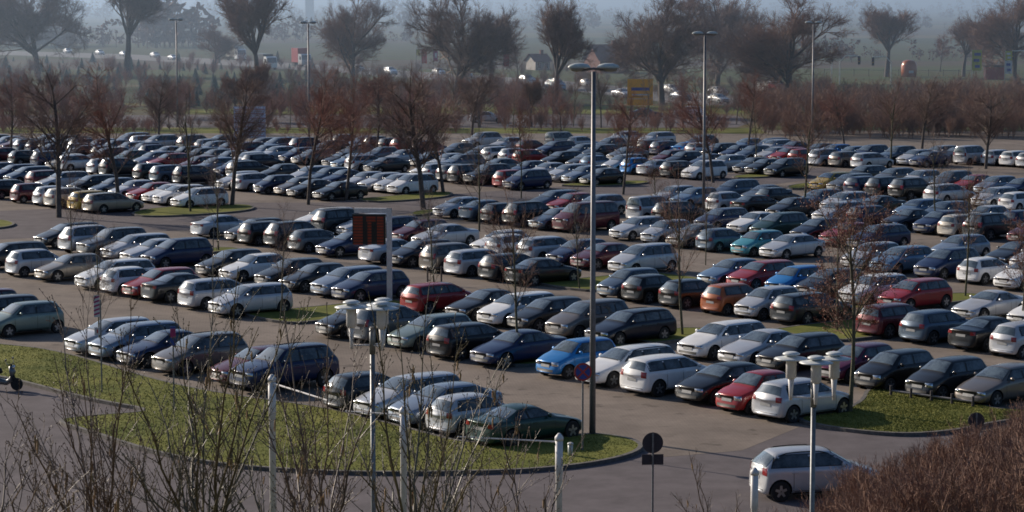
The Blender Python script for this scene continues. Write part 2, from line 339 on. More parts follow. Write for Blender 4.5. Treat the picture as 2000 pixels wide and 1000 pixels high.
def car_body(P, kind_round=None):
    L, hw, H = P['L'], P['W'] / 2, P['H']; nz = P['nose']; cx_, cz = P['cowl']; hx = P['head']; re = P['rend']; bx_, bz = P['back']; be = P['belt']; cl = P.get('cl', .19)
    st = []
    def hood(x, wf, zb, top, dxu=0.0):
        w_ = hw * wf; st.append([(x, 0, zb), (x, .78 * w_, zb), (x, .98 * w_, zb + .09), (x + dxu * .3, w_, lerp(zb, top, .5)), (x + dxu, .97 * w_, top - .11), (x + dxu, .88 * w_, top - .035), (x + dxu, .55 * w_, top), (x + dxu * .8, 0, top + .012)])
    def cab(x, wf, zb, belt, we, ze, zt, wg=.865):
        w_ = hw * wf; st.append([(x, 0, zb), (x, .8 * w_, zb), (x, .98 * w_, zb + .09), (x, w_, lerp(zb, belt, .5)), (x, .975 * w_, belt - .03), (x, wg * w_ + .02, belt + .045), (x, we * w_, ze), (x, 0, zt)])
    hood(0.0, .72, cl + .10, nz - .10, .06); hood(.07, .86, cl + .02, nz - .03, .05); hood(.30, .96, cl, nz + .02, 0)
    hood(lerp(.3, cx_, .45), 1.0, cl, lerp(nz, cz, .55) + .01)
    cab(cx_ - .10, 1.0, cl, be - .055, .66, cz - .03, cz - .015, .84)
    cab(cx_ + .04, 1.0, cl, be - .02, .72, cz + .05, cz + .06, .86)
    cab(hx - .04, 1.0, cl, be, .655, H - .125, H - .055)
    cab(hx + .10, 1.0, cl, be, .66, H - .095, H - .025)
    cab(lerp(hx, re, .5), 1.0, cl, be + .005, .67, H - .065, H)
    cab(re - .06, .99, cl, be + .02, .65, H - .105, H - .035)
    cab(re + .04, .985, cl, be + .02, .63, H - .15, H - .075)
    if P.get('deck'):
        cab(bx_, .97, cl, be + .02, .68, bz, bz + .015, .84)
        hood(L - .30, .95, cl + .02, bz - .01); hood(L - .10, .90, cl + .03, bz - .03, -.03); hood(L, .80, cl + .12, bz - .10, -.07)
    else:
        cab(bx_, .96, cl + .01, min(be, bz) + .01, .70, bz + .02, bz + .03, .82)
        hood(L - .09, .92, cl + .03, bz - .06, -.04); hood(L, .82, cl + .12, bz - .22, -.05)
    kb = .19 if kind_round is None else kind_round
    def bend(p):
        t = p[0] / L; q = (p[1] / hw) ** 2 * kb
        return (p[0] + q * max(0, 1 - t / .5) - q * max(0, 1 - (1 - t) / .42), p[1], p[2])
    st = [[bend(p) for p in s] for s in st]
    bm = bmesh.new(); n = len(st); Lf = []; Rt = []
    for s in st:
        a = []; b = []
        for j, (x, y, z) in enumerate(s):
            v = bm.verts.new((x, y, z)); a.append(v); b.append(v if j in (0, 7) else bm.verts.new((x, -y, z)))
        Lf.append(a); Rt.append(b)
    for i in range(n - 1):
        for j in range(7):
            for S, fl in ((Lf, 0), (Rt, 1)):
                q = [S[i][j], S[i][j + 1], S[i + 1][j + 1], S[i + 1][j]]
                if fl: q = q[::-1]
                bm.faces.new(q)
    for i in (0, n - 1):
        for j in range(7):
            q = [Lf[i][j], Lf[i][j + 1], Rt[i][j + 1], Rt[i][j]]
            u = []
            for v in q:
                if v not in u: u.append(v)
            bm.faces.new(u)
    cr = bm.edges.layers.float.new('crease_edge')
    def crease(a, b, c):
        e = bm.edges.get((a, b))
        if e: e[cr] = c
    for S in (Lf, Rt):
        for i in range(n - 1):
            crease(S[i][5], S[i + 1][5], .45); crease(S[i][1], S[i + 1][1], .6); crease(S[i][4], S[i + 1][4], .25)
            if 4 <= i < n - 4: crease(S[i][6], S[i + 1][6], .35)
        for i in (4, 5):
            for j in (6,): crease(S[i][j], S[i][j + 1], .3)
    bmesh.ops.recalc_face_normals(bm, faces=bm.faces)
    me = bpy.data.meshes.new('tmp'); bm.to_mesh(me); bm.free()
    o = bpy.data.objects.new('tmp', me); COL.objects.link(o)
    md = o.modifiers.new('s', 'SUBSURF'); md.levels = 2; md.render_levels = 2
    # wheel arches
    cut = MB()
    for ax in P['ax']:
        for sd in (-1, 1):
            r = P['wr'] + .055; k = 20; vs = []
            for y in (sd * (hw - .27), sd * (hw + .3)):
                for j in range(k):
                    t = 2 * math.pi * j / k; vs.append((ax + r * math.cos(t), y, P['wr'] + .01 + r * math.sin(t)))
            fs = [(j, (j + 1) % k, k + (j + 1) % k, k + j) for j in range(k)] + [tuple(range(k))[::-1], tuple(range(k, 2 * k))]
            cut.add(vs, fs)
    cm_ = cut.mesh('cut', [M['arch']]); bmc = bmesh.new(); bmc.from_mesh(cm_); bmesh.ops.recalc_face_normals(bmc, faces=bmc.faces); bmc.to_mesh(cm_); bmc.free()
    co = bpy.data.objects.new('cut', cm_); COL.objects.link(co)
    dg = bpy.context.evaluated_depsgraph_get(); full = bpy.data.meshes.new_from_object(o.evaluated_get(dg))
    bmf = bmesh.new(); bmf.from_mesh(full); bvh = BVHTree.FromBMesh(bmf); bmf.free()
    b2 = o.modifiers.new('b', 'BOOLEAN'); b2.operation = 'DIFFERENCE'; b2.object = co; b2.solver = 'EXACT'
    dg = bpy.context.evaluated_depsgraph_get(); dg.update()
    body = bpy.data.meshes.new_from_object(o.evaluated_get(dg))
    bpy.data.objects.remove(o); bpy.data.objects.remove(co)
    return body, bvh
def patch(bvh, pt, dr, ns, nt, off, bulge=0):
    """grid of points pt(s,t) cast along dr onto the body, lifted by off"""
    d = Vector(dr).normalized(); vs = []; ok = []
    for j in range(nt + 1):
        for i in range(ns + 1):
            p = Vector(pt(i / ns, j / nt)); h, nn, ix, ds = bvh.ray_cast(p - d * 1.2, d, 3)
            if h is None: vs.append(p); ok.append(False)
            else: vs.append(h - d * (off + bulge * math.sin(math.pi * i / ns) ** .7 * math.sin(math.pi * j / nt) ** .7)); ok.append(True)
    fs = []
    for j in range(nt):
        for i in range(ns):
            q = (j * (ns + 1) + i, j * (ns + 1) + i + 1, (j + 1) * (ns + 1) + i + 1, (j + 1) * (ns + 1) + i)
            if all(ok[k] for k in q): fs.append(q)
    return vs, fs
def car_parts(kind):
    """list of (name, part mesh builder data)"""
    P = T[kind]; L, hw, H = P['L'], P['W'] / 2, P['H']; body, bvh = car_body(P)
    nz = P['nose']; cx_, cz = P['cowl']; hx = P['head']; re = P['rend']; bx_, bz = P['back']; be = P['belt']; deck = P.get('deck')
    parts = []   # (name, MB, matkey, smooth)
    extra = MB() # trims joined to the body: slot1 trim
    def add(name, vf, mk, smooth=True):
        m = MB(); m.add(*vf); parts.append((name, m, mk, smooth))
    zl, zu = be + .065, H - .135
    fl, fu = cx_ + .30, hx + .10
    if deck: rl, ru = bx_ - .38, re - .02
    else: rl, ru = (bx_ - .30, re - .06)
    if kind in ('hatch', 'hatch_b', 'small', 'bubble'): rl -= .12; ru -= .12
    bp = lerp(fl, rl, .47 if P['nw'] == 2 else .36); cp = lerp(fl, rl, .70)
    if kind == 'coupe': bp = lerp(fl, rl, .60)
    segs = [((fl, fu), (bp - .04, bp - .0)), ((bp + .05, bp + .08), (rl, ru))] if P['nw'] == 2 else [((fl, fu), (bp - .04, bp)), ((bp + .05, bp + .08), (cp - .04, cp - .02)), ((cp + .05, cp + .06), (rl, ru))]
    for sd in (1, -1):
        d = (0, -sd, -.12)
        def f_out(s, t): return (lerp(lerp(fl - .07, fu - .05, t), lerp(rl + .05, ru + .05, t), s), sd * hw * .8, lerp(zl - .025, zu + .02, t))
        vf = patch(bvh, f_out, d, 18, 4, .004); extra.add(vf[0], vf[1], 1)
        for a, b in segs:
            def f(s, t, a=a, b=b): return (lerp(lerp(a[0], a[1], t), lerp(b[0], b[1], t), s), sd * hw * .8, lerp(zl, zu, t))
            add('side_window', patch(bvh, f, d, 8, 4, .010), 'glass')
        # door seams and sill
        for xx in (cx_ + .12, bp, (P['ax'][1] - .42)):
            vf = patch(bvh, lambda s, t: (xx + s * .016, sd * hw, lerp(.32, be - .02, t)), (0, -sd, 0), 1, 6, .003); extra.add(vf[0], vf[1], 1)
        vf = patch(bvh, lambda s, t: (lerp(P['ax'][0] + .45, P['ax'][1] - .45, s), sd * hw, lerp(P.get('cl', .19) + .05, P.get('cl', .19) + .12, t)), (0, -sd, 0), 6, 1, .004); extra.add(vf[0], vf[1], 1)
        # handles
        for xx in (bp - .22, min(P['ax'][1] - .35, L - 1.1)):
            h, _, _, _ = bvh.ray_cast(Vector((xx, sd * 2, be - .10)), Vector((0, -sd, 0)), 3)
            if h and kind not in ('far',): 
                m = MB(); m.box((xx, h.y + sd * .012, be - .10), (.17, .03, .028)); parts.append(('door_handle', m, 'paint', False))
        m = MB(); mx = cx_ + .42; my = sd * (hw * .95)
        m.lathe([(.02, -.10), (.06, -.07), (.072, 0), (.06, .07), (.02, .10)], (mx, my + sd * .06, be + .10), 8, 0, 'y')
        for i, v in enumerate(m.v): m.v[i] = (mx + (v[0] - mx) * .8, v[1], be + .10 + (v[2] - be - .10) * 1.1)
        parts.append(('wing_mirror', m, 'paint', True))
        # lights
        big = 1.25 if kind in ('small', 'bubble', 'mpv') else 1.0
        add('headlight', patch(bvh, lambda s, t: (.1, sd * hw * lerp(.50, .93, s), nz - .055 - lerp(.13, .0, t) * big - .02 * (1 - s)), (1, -sd * .55, -.10), 8, 6, .008, .05), 'lamp')
        if deck: z0, z1 = bz - .24, bz - .09
        elif kind in ('wagon', 'wagon_b', 'tall', 'rounded', 'hatch_c', 'mpv', 'suv', 'van', 'minivan'): z0, z1 = bz - .26, bz + (.05 if kind in ('mpv', 'suv', 'van', 'minivan') else -.03)
        else: z0, z1 = bz - .24, bz - .05
        add('tail_light', patch(bvh, lambda s, t: (L - .05, sd * hw * lerp(.64 if not kind in ('van', 'minivan', 'mpv') else .76, .95, s), lerp(z0, z1, t)), (-1, -sd * .5, 0), 5, 3, .010), 'tail')
        if P.get('rails'):
            pts = []
            for k in range(7):
                x = lerp(hx + .15, re - .1, k / 6); h, _, _, _ = bvh.ray_cast(Vector((x, sd * hw * .64, 3)), Vector((0, 0, -1)), 4)
                pts.append((x, sd * hw * .64, h.z + (.045 if 0 < k < 6 else .0)))
            m = MB(); m.tube(pts, .017, 5); parts.append(('roof_rail', m, 'trim', False))
    # windshield / rear window
    def screen(xb, zb, xt, zt, wb, wt, off, grow=0):
        dl = Vector((xt - xb, 0, zt - zb)).normalized(); nr = Vector((-dl.z, 0, dl.x)) if xt > xb else Vector((dl.z, 0, -dl.x))
        if nr.z < 0: nr = -nr
        def f(s, t):
            y = lerp(-1, 1, s) * (lerp(wb, wt, t) + grow); return (lerp(xb, xt, t) - dl.x * 0 , y, lerp(zb, zt, t))
        return patch(bvh, f, -nr, 10, 6, off)
    add('windshield', screen(cx_ + .08, cz + .07, hx - .05, H - .075, hw * .76, hw * .60, .010), 'screen')
    vf = screen(cx_ + .04, cz + .05, hx - .03, H - .055, hw * .79, hw * .625, .004); extra.add(vf[0], vf[1], 1)
    if deck: add('rear_window', screen(bx_ - .08, bz + .05, re + .06, H - .10, hw * .70, hw * .56, .010), 'screen')
    else: add('rear_window', screen(bx_ - .00, bz + .07, re + .07, H - .13, hw * .72, hw * .57, .010), 'screen')
    add('grille', patch(bvh, lambda s, t: (.05, hw * lerp(-.42, .42, s), nz - .10 - lerp(.13, 0, t)), (1, 0, 0), 6, 2, .008), 'trim')
    add('bumper_intake', patch(bvh, lambda s, t: (.05, hw * lerp(-.6, .6, s), lerp(.30, .40, t) + P.get('cl', .19) - .19), (1, 0, 0), 6, 2, .008), 'trim')
    for nm, xx, z0, d in (('number_plate', .05, nz - .30, (1, 0, 0)), ('number_plate', L - .05, (bz - .42 if not deck else bz - .34), (-1, 0, 0))):
        vs, fs = patch(bvh, lambda s, t: (xx, lerp(-.26, .26, s), z0 + lerp(0, .11, t)), d, 2, 1, .014); add(nm, (vs, fs), 'plate', False)
    vs, fs = patch(bvh, lambda s, t: (L - .05, hw * lerp(-.7, .7, s), lerp(.26, .36, t) + P.get('cl', .19) - .19), (-1, 0, 0), 6, 1, .006); extra.add(vs, fs, 1)
    # wheels
    wheels = []
    for ax in P['ax']:
        for sd in (1, -1):
            r = P['wr']; y = sd * (hw - .115)
            m = MB(); m.lathe([(r * .62, -.10), (r * .93, -.105), (r, -.075), (r, .075), (r * .93, .105), (r * .62, .10)], (ax, y, r), 22, 0, 'y')
            rm = MB(); rm.lathe([(r * .63, 0), (r * .60, .012 * sd)], (ax, y + sd * .088, r), 18, 1, 'y')
            yo = y + sd * .104
            rm.lathe([(r * .66, -.004 * sd), (r * .66, .004 * sd), (r * .58, .004 * sd)][:2], (ax, yo - sd * .012, r), 18, 0, 'y')
            rm.lathe([(r * .57, 0), (r * .56, .002 * sd)], (ax, yo - sd * .004, r), 18, 1, 'y')
            for k in range(5):
                t = 2 * math.pi * k / 5 + .3; c, s_ = math.cos(t), math.sin(t)
                a = [(ax + c * r * .06 - s_ * .05, yo + sd * .004, r + s_ * r * .06 + c * .05), (ax + c * r * .06 + s_ * .05, yo + sd * .004, r + s_ * r * .06 - c * .05),
                     (ax + c * r * .60 + s_ * .035, yo + sd * .004, r + s_ * r * .60 - c * .035), (ax + c * r * .60 - s_ * .035, yo + sd * .004, r + s_ * r * .60 + c * .035)]
                rm.add(a, [(0, 1, 2, 3)], 0)
            wheels.append((m, rm))
    # flip so that the nose points to +X, centred
    def fix(mb): mb.v = [(L / 2 - v[0], v[1], v[2]) for v in mb.v]; mb.f = [f[::-1] for f in mb.f]
    for _, m, _, _ in parts: fix(m)
    fix(extra)
    for a, b in wheels: fix(a); fix(b)
    bm = bmesh.new(); bm.from_mesh(body)
    for v in bm.verts: v.co.x = L / 2 - v.co.x
    bmesh.ops.reverse_faces(bm, faces=bm.faces)
    for f in bm.faces:
        f.smooth = True; f.material_index = 0
        c = f.calc_center_median(); x = L / 2 - c.x
        for ax in P['ax']:
            dd = math.hypot(x - ax, c.z - P['wr'] - .01); rr = P['wr'] + .055
            if dd < rr + .004 and (abs(f.normal.y) < .25 or abs(c.y) < hw - .24): f.material_index = 2; f.smooth = False
        if f.normal.z < -.8: f.material_index = 1
    bmesh.ops.split_edges(bm, edges=[e for e in bm.edges if len(e.link_faces) == 2 and e.link_faces[0].material_index != e.link_faces[1].material_index])
    vb = [bm.verts.new(v) for v in extra.v]
    for f in extra.f:
        try:
            nf = bm.faces.new([vb[i] for i in f]); nf.material_index = 1
        except ValueError: pass
    bm.to_mesh(body); bm.free()
    return body, parts, wheels
PROTO = {}
def proto(kind):
    if kind in PROTO: return PROTO[kind]
    body, parts, wheels = car_parts(kind)
    body.name = 'car_body'
    for m_ in (PM['silver'], M['trim'], M['arch']): body.materials.append(m_)
    ms = []
    for nm, mb, mk, sm in parts:
        ms.append((nm, mb.mesh(nm, [PM['silver'] if mk == 'paint' else M[mk]], sm), mk))
    ws = [(a.mesh('tyre', [M['tyre']]), b.mesh('rim', [M['rim'], M['trim']])) for a, b in wheels]
    # mid: fewer parts; far: one mesh
    def join(items, name, mats):
        bm = bmesh.new()
        for me, mp in items:
            n0 = len(bm.faces); bm.from_mesh(me); bm.faces.ensure_lookup_table()
            for f in bm.faces[n0:]: f.material_index = mp[min(f.material_index, len(mp) - 1)]
        me = bpy.data.meshes.new(name); bm.to_mesh(me); bm.free()
        for mm in mats: me.materials.append(mm)
        return me
    mats = [PM['silver'], M['trim'], M['arch'], M['glass'], M['lamp'], M['tail'], M['plate'], M['tyre'], M['rim'], M['screen']]
    ix = {'screen': 9, 'paint': 0, 'trim': 1, 'glass': 3, 'lamp': 4, 'tail': 5, 'plate': 6}
    far = join([(body, (0, 1, 2))] + [(me, (ix[mk],)) for nm, me, mk in ms] + [(a, (7,)) for a, b in ws] + [(b, (8, 1)) for a, b in ws], 'car', mats)
    midbody = join([(body, (0, 1, 2))] + [(me, (ix[mk],)) for nm, me, mk in ms if nm in ('door_handle', 'wing_mirror', 'grille', 'bumper_intake', 'roof_rail')], 'car_body', mats[:3])
    sides = []
    hwl = T[kind]['W'] / 2
    for sd in (1, -1):
        it = [(me, (0,)) for nm, me, mk in ms if nm == 'side_window' and me.vertices and me.vertices[0].co.y * sd > 0]
        sides.append(join(it, 'side_window', [M['glass']]))
    wj = [join([(a, (0,)), (b, (1, 2))], 'wheel', [M['tyre'], M['rim'], M['trim']]) for a, b in ws]
    PROTO[kind] = dict(body=body, parts=ms, wheels=ws, far=far, midbody=midbody, sides=sides, wj=wj)
    return PROTO[kind]
def setpaint(o, colour):
    o.material_slots[0].link = 'OBJECT'; o.material_slots[0].material = PM[colour]
KINDNAME = dict(hatch='hatchback', small='small hatchback', bubble='rounded small car', sedan='saloon', coupe='coupe', wagon='estate car', mpv='people carrier', suv='off-road car', van='van', minivan='high-roofed van')
OBJNAME = dict(hatch='parked_car', small='parked_car', bubble='parked_car', sedan='parked_car', coupe='parked_car', wagon='parked_car', mpv='parked_car', suv='parked_car', van='parked_van', minivan='parked_van')
def build_car(kind, colour, loc, rz, lod, name=None):
    P = proto(kind); name = name or OBJNAME[kind]
    if lod == 2:
        o = link(name, P['far']); setpaint(o, colour); o.location = loc; o.rotation_euler = (0, 0, rz); return o
    root = empty(name, loc, rz)
    if lod == 0:
        b = link('body', P['body'], root); setpaint(b, colour)
        for nm, me, mk in P['parts']:
            q = link(nm, me, root)
            if mk == 'paint': setpaint(q, colour)
        for a, r_ in P['wheels']:
            wv = link('wheel', a, root); link('rim', r_, wv)
    else:
        b = link('body', P['midbody'], root); setpaint(b, colour)
        for nm, me, mk in P['parts']:
            if nm in ('windshield', 'rear_window', 'headlight', 'tail_light', 'number_plate'): link(nm, me, root)
        for s in P['sides']: link('side_window', s, root)
        for wmesh in P['wj']: link('wheel', wmesh, root)
    return root
T['hatch_b'] = dict(T['hatch'], L=4.0, W=1.72, H=1.43, nose=.70, cowl=(1.22, .95), head=1.90, rend=3.50, back=(3.90, .96), belt=.90, ax=(.80, 3.28), nw=2)
T['hatch_c'] = dict(T['hatch'], L=4.3, W=1.80, H=1.50, nose=.78, cowl=(1.05, 1.02), head=1.80, rend=3.90, back=(4.16, 1.02), belt=.96, ax=(.86, 3.50), nw=3, wr=.33)
T['wagon_b'] = dict(T['wagon'], L=4.5, H=1.50, nose=.76, cowl=(1.15, 1.02), head=1.88, rend=4.10, back=(4.40, 1.02), belt=.95, rails=0)
T['sedan_b'] = dict(T['sedan'], L=4.5, H=1.44, nose=.76, cowl=(1.15, 1.00), head=1.88, rend=3.30, back=(3.98, 1.04), belt=.94)
for _k in ('hatch_b', 'hatch_c', 'wagon_b', 'sedan_b'): KINDNAME[_k] = KINDNAME[_k[:-2]]; OBJNAME[_k] = 'parked_car'
T['tall'] = dict(T['hatch'], L=4.2, W=1.76, H=1.58, nose=.80, cowl=(1.05, 1.04), head=1.80, rend=3.78, back=(4.08, 1.05), belt=.97, rails=1)
KINDNAME['tall'] = 'tall hatchback'; OBJNAME['tall'] = 'parked_car'
